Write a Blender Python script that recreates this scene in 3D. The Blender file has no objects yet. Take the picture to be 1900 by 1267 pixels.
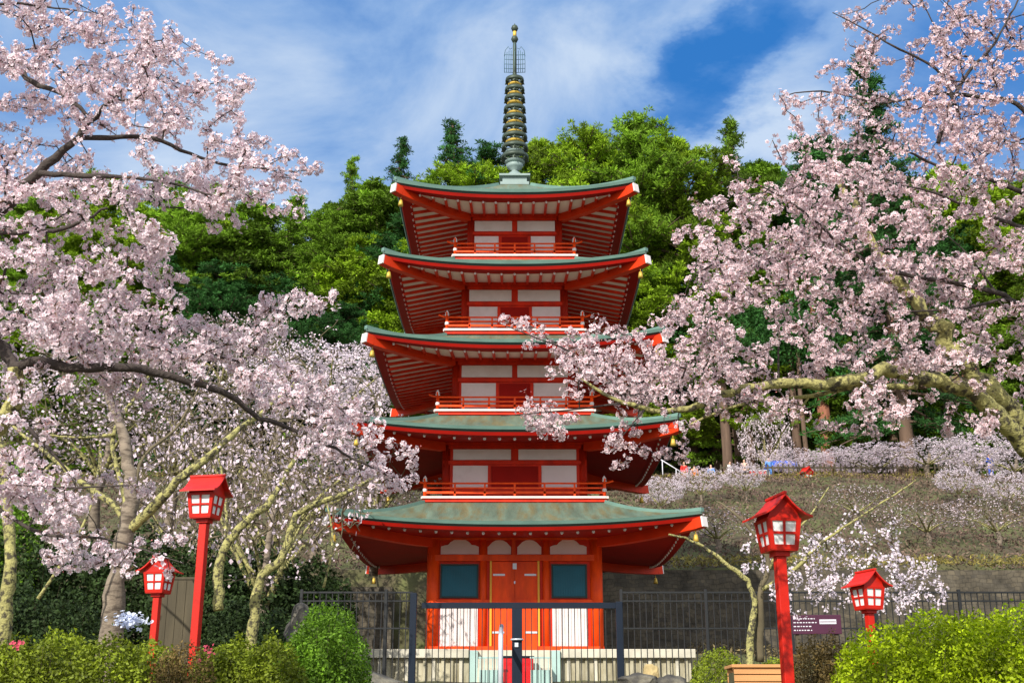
import bpy, math, random
import numpy as np
from mathutils import Vector, Matrix
R = math.radians
scene = bpy.context.scene
col = scene.collection

# ---------------------------------------------------------------- camera
cam = bpy.data.objects.new('camera', bpy.data.cameras.new('camera')); col.objects.link(cam)
PITCH = R(17.88); F = 2237.0
cam.location = (0, 0, 0); cam.rotation_euler = (math.pi/2 + PITCH, 0, 0)
cam.data.sensor_width = 36; cam.data.lens = F*36/1900; cam.data.shift_x = -5/1900
cam.data.clip_start = 0.1; cam.data.clip_end = 3000
scene.camera = cam
scene.view_settings.view_transform = 'Standard'; scene.view_settings.look = 'None'
scene.view_settings.exposure = 0.2; scene.view_settings.gamma = 1.0

# ---------------------------------------------------------------- sun and sky
EL, AZ = R(33), R(-27)                    # azimuth from "behind the camera", negative = from the left
SUN = Vector((math.sin(AZ)*math.cos(EL), -math.cos(AZ)*math.cos(EL), math.sin(EL)))
sun = bpy.data.objects.new('sun', bpy.data.lights.new('sun', 'SUN')); col.objects.link(sun)
sun.data.energy = 4.9; sun.data.angle = R(0.5); sun.data.color = (1, .955, .87)
sun.rotation_euler = SUN.to_track_quat('Z', 'Y').to_euler()
world = bpy.data.worlds.new('World'); scene.world = world; world.use_nodes = True
wt = world.node_tree; wt.nodes.clear()
def wn(t, **k):
    n = wt.nodes.new(t)
    for a, b in k.items(): setattr(n, a, b)
    return n
wl = wt.links.new
out = wn('ShaderNodeOutputWorld'); bg = wn('ShaderNodeBackground'); bg.inputs['Strength'].default_value = 0.12
sky = wn('ShaderNodeTexSky', sky_type='NISHITA'); sky.sun_disc = False
sky.sun_elevation = EL; sky.sun_rotation = math.atan2(SUN.x, SUN.y); sky.ozone_density = 2.0
tc = wn('ShaderNodeTexCoord')
mp = wn('ShaderNodeMapping'); mp.inputs['Scale'].default_value = (1.3, 1.0, 2.6); mp.inputs['Rotation'].default_value = (0, R(-28), 0)
n1 = wn('ShaderNodeTexNoise'); n1.inputs['Scale'].default_value = 3.2; n1.inputs['Detail'].default_value = 10; n1.inputs['Roughness'].default_value = .58; n1.inputs['Distortion'].default_value = .8
wl(tc.outputs['Generated'], mp.inputs['Vector']); wl(mp.outputs[0], n1.inputs['Vector'])
nw = wn('ShaderNodeTexNoise'); nw.inputs['Scale'].default_value = 7; nw.inputs['Detail'].default_value = 6; nw.inputs['Roughness'].default_value = .6; wl(mp.outputs[0], nw.inputs['Vector'])
ws = wn('ShaderNodeVectorMath', operation='SUBTRACT'); ws.inputs[1].default_value = (.5, .5, .5); wl(nw.outputs['Color'], ws.inputs[0])
wv = wn('ShaderNodeVectorMath', operation='MULTIPLY_ADD'); wv.inputs[1].default_value = (.17, .17, .17); wl(ws.outputs[0], wv.inputs[0]); wl(tc.outputs['Generated'], wv.inputs[2])
def skyblob(px, py, rad):                 # how near a sky direction is to a bearing: 1 at its middle, 0 outside
    c, s = math.cos(PITCH), math.sin(PITCH); u = (px-955)/F; v = (633.5-py)/F
    d = Vector((u, c-v*s, s+v*c)).normalized()
    sub = wn('ShaderNodeVectorMath', operation='DISTANCE'); sub.inputs[1].default_value = d
    wl(wv.outputs[0], sub.inputs[0])
    m = wn('ShaderNodeMapRange', interpolation_type='SMOOTHSTEP'); m.inputs['From Min'].default_value = rad; m.inputs['From Max'].default_value = 0
    wl(sub.outputs['Value'], m.inputs['Value']); return m.outputs[0]
def wmath(op, a, b):
    m = wn('ShaderNodeMath', operation=op)
    for i, v in enumerate((a, b)):
        if isinstance(v, (int, float)): m.inputs[i].default_value = v
        else: wl(v, m.inputs[i])
    return m.outputs[0]
v = wmath('MULTIPLY', wmath('SUBTRACT', n1.outputs['Fac'], .5), 2.1)
v = wmath('ADD', v, .70)
for px, py, rad, k in ((1400, 70, .075, -.55), (1290, 190, .075, -.6), (1340, 130, .07, -.3), (1190, 170, .08, -.15), (700, 0, .14, -.12), (1000, 0, .1, -.1), (460, 260, .2, .35), (900, 120, .16, .12),
                       (1430, 250, .09, .5), (1170, 30, .09, .2), (1520, 40, .08, .3), (1800, 150, .16, -.15), (1900, 500, .12, .3)):
    v = wmath('ADD', v, wmath('MULTIPLY', skyblob(px, py, rad), k))
mr = wn('ShaderNodeMapRange'); mr.inputs['From Min'].default_value = -.1; mr.inputs['From Max'].default_value = 1.15
wl(v, mr.inputs['Value'])
ramp = wn('ShaderNodeValToRGB'); wl(mr.outputs[0], ramp.inputs[0])
e = ramp.color_ramp.elements
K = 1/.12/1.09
e[0].position = 0; e[0].color = (.020, .185, .58, 1)
e[1].position = 1; e[1].color = (.60, .73, .92, 1)
for p_, c_ in ((.3, (.075, .25, .64, 1)), (.6, (.27, .45, .78, 1))):
    q_ = e.new(p_); q_.color = c_
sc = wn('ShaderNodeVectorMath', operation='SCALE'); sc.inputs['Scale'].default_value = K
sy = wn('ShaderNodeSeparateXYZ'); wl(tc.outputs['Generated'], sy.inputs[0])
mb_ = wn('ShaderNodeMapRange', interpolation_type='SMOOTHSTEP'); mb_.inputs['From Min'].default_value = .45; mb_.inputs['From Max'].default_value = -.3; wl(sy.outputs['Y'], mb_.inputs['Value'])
bc = wn('ShaderNodeMix', data_type='RGBA'); wl(mb_.outputs[0], bc.inputs['Factor']); wl(ramp.outputs[0], bc.inputs[6]); bc.inputs[7].default_value = (1.15, 1.2, 1.3, 1)   # extra brightness added to the unseen sky behind the camera as fill light
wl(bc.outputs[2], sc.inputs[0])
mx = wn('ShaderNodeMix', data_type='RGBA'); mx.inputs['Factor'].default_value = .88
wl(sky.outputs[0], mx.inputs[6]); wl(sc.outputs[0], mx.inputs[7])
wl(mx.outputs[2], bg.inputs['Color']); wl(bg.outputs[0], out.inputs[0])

# ---------------------------------------------------------------- helpers
CP, SP = math.cos(PITCH), math.sin(PITCH)
def at(px, py, Y):
    u = (px-955)/F; v = (633.5-py)/F
    t = Y/(CP-v*SP); return Vector((u*t, Y, t*(SP+v*CP)))
def lerp_tab(t, x):
    return float(np.interp(x, [a for a, b in t], [b for a, b in t]))
HT = [(-60, -1.7), (2, -1.6), (8, -1.0), (14, -.5), (20, .3), (26, .75), (32, 1.1), (36.6, 1.3), (39, 2.2), (50.4, 2.3), (50.9, 6.5), (52, 6.7), (74, 14.8), (76, 15.4), (94, 16.6),
      (100, 18), (112, 27), (132, 40), (160, 50), (260, 60), (1200, 70)]
HX = np.array([a for a, b in HT]); HZ = np.array([b for a, b in HT])
def hgt(x, y):
    z = np.interp(y, HX, HZ)
    w = np.clip((np.asarray(y)-96)/30, 0, 1)
    return z + w*(1.8*np.sin(x*.06+1)+1.2*np.sin(x*.13+y*.05)) + .12*np.sin(x*.9+y*.7)*np.clip((y-20)/10, 0, 1) + w*.02*np.abs(x)

def tag(o, label=None, cat=None, group=None, kind=None):
    for k, v_ in (('label', label), ('category', cat), ('group', group), ('kind', kind)):
        if v_: o[k] = v_
    return o
def empty(name, loc=(0, 0, 0), rz=0, label=None, cat=None, group=None):
    o = bpy.data.objects.new(name, None); col.objects.link(o); o.location = loc; o.rotation_euler = (0, 0, rz)
    o.empty_display_size = .2
    return tag(o, label, cat, group)
def copy_tree(o, parent=None):
    c = o.copy(); col.objects.link(c)
    if parent is not None: c.parent = parent
    for ch in list(o.children): copy_tree(ch, c)
    return c

class MB:
    """collects faces, then builds ONE mesh object"""
    def __init__(s): s.v = []; s.f = []; s.sm = []
    def add(s, vs, fs, smooth=False):
        b = len(s.v); s.v += [tuple(p) for p in vs]; s.f += [tuple(i+b for i in f) for f in fs]; s.sm += [smooth]*len(fs); return s
    def box(s, x0, x1, y0, y1, z0, z1):
        vs = [(x, y, z) for z in (z0, z1) for y in (y0, y1) for x in (x0, x1)]
        return s.add(vs, [(0, 2, 3, 1), (4, 5, 7, 6), (0, 1, 5, 4), (2, 6, 7, 3), (0, 4, 6, 2), (1, 3, 7, 5)])
    def beam(s, a, b, w, h, up=(0, 0, 1)):
        a, b = Vector(a), Vector(b); d = (b-a).normalized(); sx = d.cross(Vector(up))
        if sx.length < 1e-4: sx = Vector((1, 0, 0))
        sx.normalize(); u = sx.cross(d)
        vs = [p+sx*i*w/2+u*j*h/2 for p in (a, b) for i, j in ((-1, -1), (1, -1), (1, 1), (-1, 1))]
        return s.add(vs, [(0, 3, 2, 1), (4, 5, 6, 7), (0, 1, 5, 4), (1, 2, 6, 5), (2, 3, 7, 6), (3, 0, 4, 7)])
    def tube(s, pts, rs, n=8, caps=True):
        pts = [Vector(p) for p in pts]; k = len(pts)
        if not hasattr(rs, '__len__'): rs = [rs]*k
        ref = Vector((.31, .17, .93)); vs = []
        for i, p in enumerate(pts):
            d = (pts[min(i+1, k-1)]-pts[max(i-1, 0)])
            d = d.normalized() if d.length > 1e-9 else Vector((0, 0, 1))
            if i == 0:
                if abs(d.dot(ref)) > .9: ref = Vector((1, 0, 0))
                sx = d.cross(ref).normalized()
            else:
                sx = (sx-d*sx.dot(d)).normalized()
            u = d.cross(sx)
            for j in range(n):
                t = 2*math.pi*j/n; vs.append(p+(sx*math.cos(t)+u*math.sin(t))*rs[i])
        fs = [(i*n+j, i*n+(j+1) % n, (i+1)*n+(j+1) % n, (i+1)*n+j) for i in range(k-1) for j in range(n)]
        b = len(s.v); s.add(vs, fs, True)
        if caps: s.f += [tuple(b+j for j in reversed(range(n))), tuple(b+(k-1)*n+j for j in range(n))]; s.sm += [False]*2
        return s
    def lathe(s, prof, c=(0, 0, 0), n=20):
        vs = [(c[0]+r*math.cos(2*math.pi*j/n), c[1]+r*math.sin(2*math.pi*j/n), c[2]+z) for r, z in prof for j in range(n)]
        k = len(prof)
        return s.add(vs, [(i*n+j, i*n+(j+1) % n, (i+1)*n+(j+1) % n, (i+1)*n+j) for i in range(k-1) for j in range(n)], True)
    def prism_y(s, poly, y0, y1):       # poly in (x, z), extruded in y
        n = len(poly); vs = [(x, y, z) for y in (y0, y1) for x, z in poly]
        return s.add(vs, [tuple(range(n)), tuple(reversed(range(n, 2*n)))]+[(i, n+i, n+(i+1) % n, (i+1) % n) for i in range(n)])
    def rot4(s, fn):                    # call fn(mb) for one side (facing -y) and repeat it about z
        t = MB(); fn(t)
        for k in range(4):
            c_, s_ = round(math.cos(k*math.pi/2)), round(math.sin(k*math.pi/2))
            b = len(s.v); s.v += [(x*c_-y*s_, x*s_+y*c_, z) for x, y, z in t.v]; s.f += [tuple(i+b for i in f) for f in t.f]; s.sm += t.sm
        return s
    def build(s, name, mat, parent=None, bevel=0, off=(0, 0, 0), **tags):
        me = bpy.data.meshes.new(name)
        me.from_pydata([(x-off[0], y-off[1], z-off[2]) for x, y, z in s.v], [], s.f)
        me.polygons.foreach_set('use_smooth', s.sm); me.materials.append(mat); me.update()
        o = bpy.data.objects.new(name, me); col.objects.link(o)
        if parent is not None: o.parent = parent
        if bevel:
            m = o.modifiers.new('b', 'BEVEL'); m.width = bevel; m.segments = 2; m.limit_method = 'ANGLE'
        return tag(o, **tags)

def np_mesh(name, V, nper, mat, attrs=None, parent=None, smooth=False, mats=None, midx=None):
    """V (N*nper,3): faces of nper verts each, no sharing"""
    V = np.asarray(V, dtype=np.float32).reshape(-1, 3); nv = len(V); nf = nv//nper
    me = bpy.data.meshes.new(name); me.vertices.add(nv); me.vertices.foreach_set('co', V.ravel())
    me.loops.add(nv); me.loops.foreach_set('vertex_index', np.arange(nv, dtype=np.int32))
    me.polygons.add(nf); me.polygons.foreach_set('loop_start', np.arange(0, nv, nper, dtype=np.int32))
    me.polygons.foreach_set('loop_total', np.full(nf, nper, dtype=np.int32))
    if smooth: me.polygons.foreach_set('use_smooth', np.ones(nf, dtype=bool))
    me.update(calc_edges=True)
    for k, a in (attrs or {}).items():
        at_ = me.attributes.new(k, 'FLOAT', 'POINT'); at_.data.foreach_set('value', np.asarray(a, dtype=np.float32))
    me.materials.append(mat)
    o = bpy.data.objects.new(name, me); col.objects.link(o)
    if parent is not None: o.parent = parent
    return o
def unit(a): return a/np.maximum(np.linalg.norm(a, axis=-1, keepdims=True), 1e-9)

# ---------------------------------------------------------------- materials
def mat(name, base, rough=.6, var=.12, scale=3.0, bump=0.0, bscale=30, metal=0, spec=.4, c2=None, c2pos=.5, c2soft=.15, detail=5, stretch=(1, 1, 1), transl=0, attr=None, attr_amt=.3, attrcol=None, obj_var=0, coat=0):
    m = bpy.data.materials.new(name); m.use_nodes = True; t = m.node_tree; b = t.nodes['Principled BSDF']; L = t.links.new
    b.inputs['Roughness'].default_value = rough; b.inputs['Metallic'].default_value = metal; b.inputs['Specular IOR Level'].default_value = spec
    b.inputs['Coat Weight'].default_value = coat
    g = t.nodes.new('ShaderNodeTexCoord'); mpg = t.nodes.new('ShaderNodeMapping'); mpg.inputs['Scale'].default_value = stretch
    L(g.outputs['Object'], mpg.inputs[0])
    n = t.nodes.new('ShaderNodeTexNoise'); n.inputs['Scale'].default_value = scale; n.inputs['Detail'].default_value = detail; n.inputs['Roughness'].default_value = .62
    L(mpg.outputs[0], n.inputs['Vector'])
    cur = None
    rgb = t.nodes.new('ShaderNodeRGB'); rgb.outputs[0].default_value = (*base, 1); cur = rgb.outputs[0]
    if c2 is not None:
        mr_ = t.nodes.new('ShaderNodeMapRange'); mr_.inputs['From Min'].default_value = c2pos-c2soft; mr_.inputs['From Max'].default_value = c2pos+c2soft
        L(n.outputs['Fac'], mr_.inputs['Value'])
        mix = t.nodes.new('ShaderNodeMix'); mix.data_type = 'RGBA'; L(mr_.outputs[0], mix.inputs['Factor']); L(cur, mix.inputs[6]); mix.inputs[7].default_value = (*c2, 1); cur = mix.outputs[2]
    if attrcol is not None:
        a = t.nodes.new('ShaderNodeAttribute'); a.attribute_name = attrcol[0]
        mix = t.nodes.new('ShaderNodeMix'); mix.data_type = 'RGBA'; L(a.outputs['Fac'], mix.inputs['Factor']); mix.inputs[6].default_value = (*attrcol[1], 1); L(cur, mix.inputs[7]); cur = mix.outputs[2]
    n2 = t.nodes.new('ShaderNodeTexNoise'); n2.inputs['Scale'].default_value = scale*.43+.7; n2.inputs['Detail'].default_value = 8
    L(mpg.outputs[0], n2.inputs['Vector'])
    mr2 = t.nodes.new('ShaderNodeMapRange'); mr2.inputs['From Min'].default_value = .3; mr2.inputs['From Max'].default_value = .7
    mr2.inputs['To Min'].default_value = 1-var; mr2.inputs['To Max'].default_value = 1+var
    L(n2.outputs['Fac'], mr2.inputs['Value']); fac = mr2.outputs[0]
    def mul(x, y):
        q = t.nodes.new('ShaderNodeMath'); q.operation = 'MULTIPLY'; L(x, q.inputs[0]); L(y, q.inputs[1]); return q.outputs[0]
    if attr:
        a = t.nodes.new('ShaderNodeAttribute'); a.attribute_name = attr
        r_ = t.nodes.new('ShaderNodeMapRange'); r_.inputs['To Min'].default_value = 1-attr_amt; r_.inputs['To Max'].default_value = 1+attr_amt; L(a.outputs['Fac'], r_.inputs['Value'])
        fac = mul(fac, r_.outputs[0])
    if obj_var:
        oi = t.nodes.new('ShaderNodeObjectInfo'); r_ = t.nodes.new('ShaderNodeMapRange'); r_.inputs['To Min'].default_value = 1-obj_var; r_.inputs['To Max'].default_value = 1+obj_var
        L(oi.outputs['Random'], r_.inputs['Value']); fac = mul(fac, r_.outputs[0])
    vm = t.nodes.new('ShaderNodeVectorMath'); vm.operation = 'SCALE'; L(cur, vm.inputs[0]); L(fac, vm.inputs['Scale'])
    L(vm.outputs[0], b.inputs['Base Color'])
    if bump:
        bn = t.nodes.new('ShaderNodeTexNoise'); bn.inputs['Scale'].default_value = bscale; bn.inputs['Detail'].default_value = 6; L(mpg.outputs[0], bn.inputs['Vector'])
        bb = t.nodes.new('ShaderNodeBump'); bb.inputs['Strength'].default_value = bump; bb.inputs['Distance'].default_value = .03; L(bn.outputs['Fac'], bb.inputs['Height']); L(bb.outputs[0], b.inputs['Normal'])
    if transl:
        tr = t.nodes.new('ShaderNodeBsdfTranslucent'); L(vm.outputs[0], tr.inputs['Color'])
        ms = t.nodes.new('ShaderNodeMixShader'); ms.inputs[0].default_value = transl
        L(b.outputs[0], ms.inputs[1]); L(tr.outputs[0], ms.inputs[2]); L(ms.outputs[0], t.nodes['Material Output'].inputs['Surface'])
    return m

M = {}
M['red'] = mat('vermilion_paint', (.64, .026, .003), .5, .2, 1.6, spec=.2, bump=.08, c2=(.47, .022, .008), c2pos=.57, stretch=(2.2, 2.2, .6))
M['red2'] = mat('vermilion_trim', (.80, .07, .004), .5, .18, 2.2, spec=.2, bump=.08, c2=(.62, .045, .006), c2pos=.58, stretch=(2, 2, .6))
M['hip'] = mat('hip_beam_paint', (.62, .035, .004), .5, .12, 2, spec=.2)
M['dred'] = mat('deep_red_board', (.30, .006, .002), .6, .15, 1.5, spec=.12)
M['white'] = mat('white_plaster', (.72, .65, .63), .8, .05, 2, c2=(.62, .54, .51), c2pos=.6)
M['soffit'] = mat('pale_soffit_board', (.78, .60, .56), .8, .06, 2)
M['copper'] = mat('green_copper_roof', (.115, .165, .12), .65, .28, 1.1, c2=(.13, .12, .06), c2pos=.53, c2soft=.09, bump=.25, bscale=14, stretch=(2.6, .5, .5))
M['copper_edge'] = mat('copper_edge_band', (.13, .23, .19), .5, .15, 2)
M['darkline'] = mat('dark_edge_board', (.02, .035, .03), .6, .1)
M['bronze'] = mat('dark_bronze', (.05, .07, .05), .5, .3, 6, metal=.25)
M['gold'] = mat('aged_gold', (.62, .42, .07), .5, .25, 9, metal=.25)
M['palecop'] = mat('pale_weathered_metal', (.22, .29, .27), .5, .12, 5)
M['teal'] = mat('teal_louvre', (.012, .12, .175), .6, .1, 4)
M['yellow'] = mat('yellow_ochre_paint', (.75, .36, .02), .5, .1)
M['metalw'] = mat('pale_metal_fitting', (.55, .58, .62), .35, .08, metal=.2)
M['black'] = mat('navy_black_steel', (.006, .012, .024), .5, .1, 8, spec=.2)
M['blackf'] = mat('black_picket_steel', (.007, .008, .009), .6, .1, 8)
M['concrete'] = mat('weathered_concrete', (.42, .38, .27), .85, .22, 2.2, bump=.3, bscale=25, c2=(.22, .19, .11), c2pos=.56, stretch=(1.6, 1, .5))
M['palecon'] = mat('pale_concrete_cap', (.52, .48, .38), .85, .15, 4, bump=.2)
M['greenpost'] = mat('pale_green_metal', (.36, .50, .46), .4, .1)
M['rock'] = mat('dark_rock', (.06, .055, .048), .9, .35, 3, bump=.9, bscale=9, c2=(.2, .18, .13), c2pos=.6)
M['tanrock'] = mat('tan_rock', (.42, .32, .15), .9, .25, 4, bump=.8, bscale=9)
M['wood'] = mat('orange_cedar_board', (.56, .27, .10), .65, .18, 4, stretch=(.4, 3, 3), bump=.1)
M['greywood'] = mat('grey_weathered_wood', (.075, .06, .035), .85, .25, 4, stretch=(3, 3, .4))
M['bark'] = mat('cherry_bark', (.055, .042, .036), .9, .25, 9, bump=.6, bscale=40)
M['lichen'] = mat('lichen_bark', (.36, .33, .12), .95, .25, 13, bump=.9, bscale=35, c2=(.07, .06, .035), c2pos=.53, c2soft=.05)
M['palebark'] = mat('pale_ringed_bark', (.24, .19, .14), .95, .25, 5, bump=.7, bscale=30, c2=(.10, .075, .055), c2pos=.55, c2soft=.08, stretch=(1, 1, 3.2))
M['twig'] = mat('grey_twig', (.13, .105, .06), .95, .25, 6)
M['petal'] = mat('pale_pink_petal', (.90, .84, .875), .75, .08, 1.2, transl=.3, attr='tint', attr_amt=.17, attrcol=('rad', (.70, .42, .46)), spec=.15)
M['petal2'] = mat('warm_pink_petal', (.89, .785, .815), .75, .09, 1.0, transl=.28, attr='tint', attr_amt=.2, attrcol=('rad', (.52, .24, .25)), spec=.15)
M['petal3'] = mat('lilac_pink_petal', (.86, .74, .80), .75, .06, .6, transl=.36, attr='tint', attr_amt=.15, spec=.15)
M['petal4'] = mat('shaded_slope_petal', (.70, .57, .62), .8, .12, .5, transl=.25, attr='tint', attr_amt=.3, spec=.1)  # darker petal copy, with the shade on the slope put into its colour
M['stalk'] = mat('reddish_flower_stalk', (.20, .10, .05), .8, .2, 3)
M['bud'] = mat('dark_pink_bud', (.50, .16, .16), .7, .3, 3)
M['pine'] = mat('pine_foliage', (.125, .225, .013), .7, .35, .35, transl=.18, attr='tint', attr_amt=.7, obj_var=.28, spec=.2)
M['pine2'] = mat('yellow_green_foliage', (.19, .30, .011), .7, .3, .35, transl=.2, attr='tint', attr_amt=.65, obj_var=.25, spec=.2)
M['cedar'] = mat('dark_cedar_foliage', (.035, .115, .022), .7, .3, .4, transl=.2, attr='tint', attr_amt=.6, obj_var=.2, spec=.2)
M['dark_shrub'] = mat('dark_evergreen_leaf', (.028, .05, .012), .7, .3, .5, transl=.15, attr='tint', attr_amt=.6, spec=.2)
M['trunk'] = mat('pine_trunk', (.12, .075, .05), .9, .3, 2, bump=.6, bscale=10, stretch=(3, 3, .5))
M['redtrunk'] = mat('red_cedar_trunk', (.30, .12, .07), .9, .25, 2, bump=.5, bscale=10, stretch=(4, 4, .4))
M['hedge'] = mat('hedge_leaf', (.19, .24, .012), .6, .3, 1.4, transl=.3, attr='tint', attr_amt=.7, spec=.3)
M['hedgeb'] = mat('bright_hedge_leaf', (.34, .44, .006), .6, .22, 1.8, transl=.35, attr='tint', attr_amt=.6, spec=.3)
M['hedger'] = mat('round_bush_leaf', (.13, .25, .014), .6, .25, 1.8, transl=.32, attr='tint', attr_amt=.5, spec=.3)
M['hedgebr'] = mat('brown_bush_leaf', (.16, .11, .035), .7, .3, 1.8, transl=.25, attr='tint', attr_amt=.5, spec=.2)
M['azalea'] = mat('pink_azalea_petal', (.75, .10, .17), .7, .15, 3, transl=.3)
M['scrub'] = mat('brown_scrub', (.135, .093, .06), .9, .3, .5, attr='tint', attr_amt=.5, transl=.2, c2=(.18, .115, .095), c2pos=.52)
M['grassy'] = mat('dry_grass_tuft', (.23, .19, .045), .9, .3, .8, attr='tint', attr_amt=.4, transl=.2)
M['ground'] = mat('earth', (.075, .056, .034), .95, .35, .7, bump=.8, bscale=6, c2=(.09, .10, .03), c2pos=.5)
M['paneglass'] = mat('frosted_pane', (.78, .80, .78), .5, .06, 6, c2=(.62, .66, .64), c2pos=.6)
M['lred'] = mat('lantern_red', (.52, .014, .005), .45, .12, 5, spec=.25, c2=(.42, .012, .006), c2pos=.6, bump=.06)
M['lroof'] = mat('lantern_roof_red', (.56, .016, .008), .4, .12, 4, spec=.35)
M['purple'] = mat('purple_sign_board', (.055, .006, .028), .5, .1)
M['signw'] = mat('sign_white', (.62, .6, .64), .5, .03)
M['boxred'] = mat('glossy_red_box', (.55, .006, .008), .3, .08, coat=.3)
M['skin'] = mat('skin', (.55, .32, .22), .6, .05)
M['hair'] = mat('black_hair', (.015, .012, .01), .6, .1)
for n_, c_ in (('blue', (.02, .09, .55)), ('lblue', (.12, .3, .7)), ('redc', (.6, .03, .02)), ('darkc', (.03, .03, .045)), ('whitec', (.75, .73, .7)), ('orangec', (.7, .2, .05)), ('peach', (.7, .42, .3))):
    M[n_] = mat('cloth_'+n_, c_, .8, .1)
# stone walls with courses
def stone_mat(name, c1, c2, mortar, sc):
    m = mat(name, c1, .95, .4, .6, bump=.5, bscale=6); t = m.node_tree; L = t.links.new; b = t.nodes['Principled BSDF']
    g = t.nodes.new('ShaderNodeTexCoord'); sx = t.nodes.new('ShaderNodeSeparateXYZ'); cx = t.nodes.new('ShaderNodeCombineXYZ')
    L(g.outputs['Object'], sx.inputs[0]); L(sx.outputs[0], cx.inputs[0]); L(sx.outputs[2], cx.inputs[1])
    n = t.nodes.new('ShaderNodeTexNoise'); n.inputs['Scale'].default_value = 1.2; L(cx.outputs[0], n.inputs['Vector'])
    ad = t.nodes.new('ShaderNodeVectorMath'); ad.operation = 'MULTIPLY_ADD'; ad.inputs[1].default_value = (.5, .5, 0); L(n.outputs['Color'], ad.inputs[0]); L(cx.outputs[0], ad.inputs[2])
    br = t.nodes.new('ShaderNodeTexBrick'); br.inputs['Scale'].default_value = sc; br.inputs['Color1'].default_value = (*c1, 1); br.inputs['Color2'].default_value = (*c2, 1); br.inputs['Mortar'].default_value = (*mortar, 1)
    br.inputs['Mortar Size'].default_value = .03; br.inputs['Row Height'].default_value = .4; br.inputs['Brick Width'].default_value = .6
    L(ad.outputs[0], br.inputs['Vector'])
    n2 = t.nodes.new('ShaderNodeTexNoise'); n2.inputs['Scale'].default_value = 1.1; n2.inputs['Detail'].default_value = 9; n2.inputs['Roughness'].default_value = .7; L(g.outputs['Object'], n2.inputs['Vector'])
    mr_ = t.nodes.new('ShaderNodeMapRange'); mr_.inputs['From Min'].default_value = .3; mr_.inputs['From Max'].default_value = .7; mr_.inputs['To Min'].default_value = .3; mr_.inputs['To Max'].default_value = 1.7; L(n2.outputs['Fac'], mr_.inputs['Value'])
    vm = t.nodes.new('ShaderNodeVectorMath'); vm.operation = 'SCALE'; L(br.outputs['Color'], vm.inputs[0]); L(mr_.outputs[0], vm.inputs['Scale']); L(vm.outputs[0], b.inputs['Base Color'])
    return m
M['stone'] = stone_mat('dark_stone_masonry', (.06, .052, .04), (.10, .082, .055), (.05, .042, .03), 2.3)

# ---------------------------------------------------------------- terrain
def grid_mesh(name, xs, ys, fn, m, **tags):
    nx, ny = len(xs), len(ys); X, Y = np.meshgrid(xs, ys); Z = fn(X, Y)
    me = bpy.data.meshes.new(name)
    idx = np.arange(nx*ny).reshape(ny, nx)
    fs = np.stack([idx[:-1, :-1], idx[:-1, 1:], idx[1:, 1:], idx[1:, :-1]], -1).reshape(-1, 4)
    me.from_pydata(np.stack([X, Y, Z], -1).reshape(-1, 3).tolist(), [], fs.tolist()); me.materials.append(m)
    me.polygons.foreach_set('use_smooth', [True]*len(me.polygons)); me.update()
    o = bpy.data.objects.new(name, me); col.objects.link(o); return tag(o, **tags)
ys = np.unique(np.concatenate([np.linspace(-60, 36, 70), [36.2, 36.6, 37, 38, 39, 42, 46, 50, 50.4, 50.9, 51.4, 52], np.linspace(53, 170, 100), np.linspace(180, 1200, 30)]))
xs = np.unique(np.concatenate([np.linspace(-700, -62, 20), np.linspace(-60, 60, 121), np.linspace(62, 700, 20)]))
grid_mesh('ground', xs, ys, hgt, M['ground'], kind='structure')
grid_mesh('path', np.linspace(-70, 75, 60), np.linspace(78, 92, 5), lambda x, y: hgt(x, y)+.03, mat('pale_earth_path', (.30, .24, .17), .95, .2, 1), kind='structure')
MB().box(-5.1, 5.1, 36.05, 45.6, 0, 2.22).build('pagoda_terrace', M['concrete'], kind='structure')

# ---------------------------------------------------------------- pagoda
PO = (0, 40, 2.25)
pg = empty('pagoda', PO, label='five storey vermilion pagoda with green copper roofs and a tall bronze finial', cat='pagoda')
def L_(x, y, z): return (x, y, z)
#        w(half roof) z edge-mid bottom, lift, hw wall, soffit z at wall, top z of roof surface, half at top, balcony half
ROOFS = [dict(w=5.38, z=5.62, lift=.30, hw=2.62, zi=5.68, zt=6.78, hi=2.75, n=22, white=False, bottom=2.32),
         dict(w=4.90, z=8.54, lift=.31, hw=2.28, zi=8.78, zt=9.66, hi=2.4, n=20, white=False, bottom=6.75),
         dict(w=4.57, z=11.38, lift=.35, hw=2.03, zi=11.68, zt=12.42, hi=2.2, n=19, white=True, bottom=9.6),
         dict(w=4.18, z=14.13, lift=.35, hw=1.77, zi=14.43, zt=15.2, hi=2.0, n=18, white=True, bottom=12.4),
         dict(w=3.90, z=16.76, lift=.35, hw=1.60, zi=17.02, zt=18.66, hi=.5, n=17, white=True, bottom=15.2)]
Z0 = PO[2]
def edge_z(rf, u): return rf['lift']*abs(u)**2.3
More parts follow.
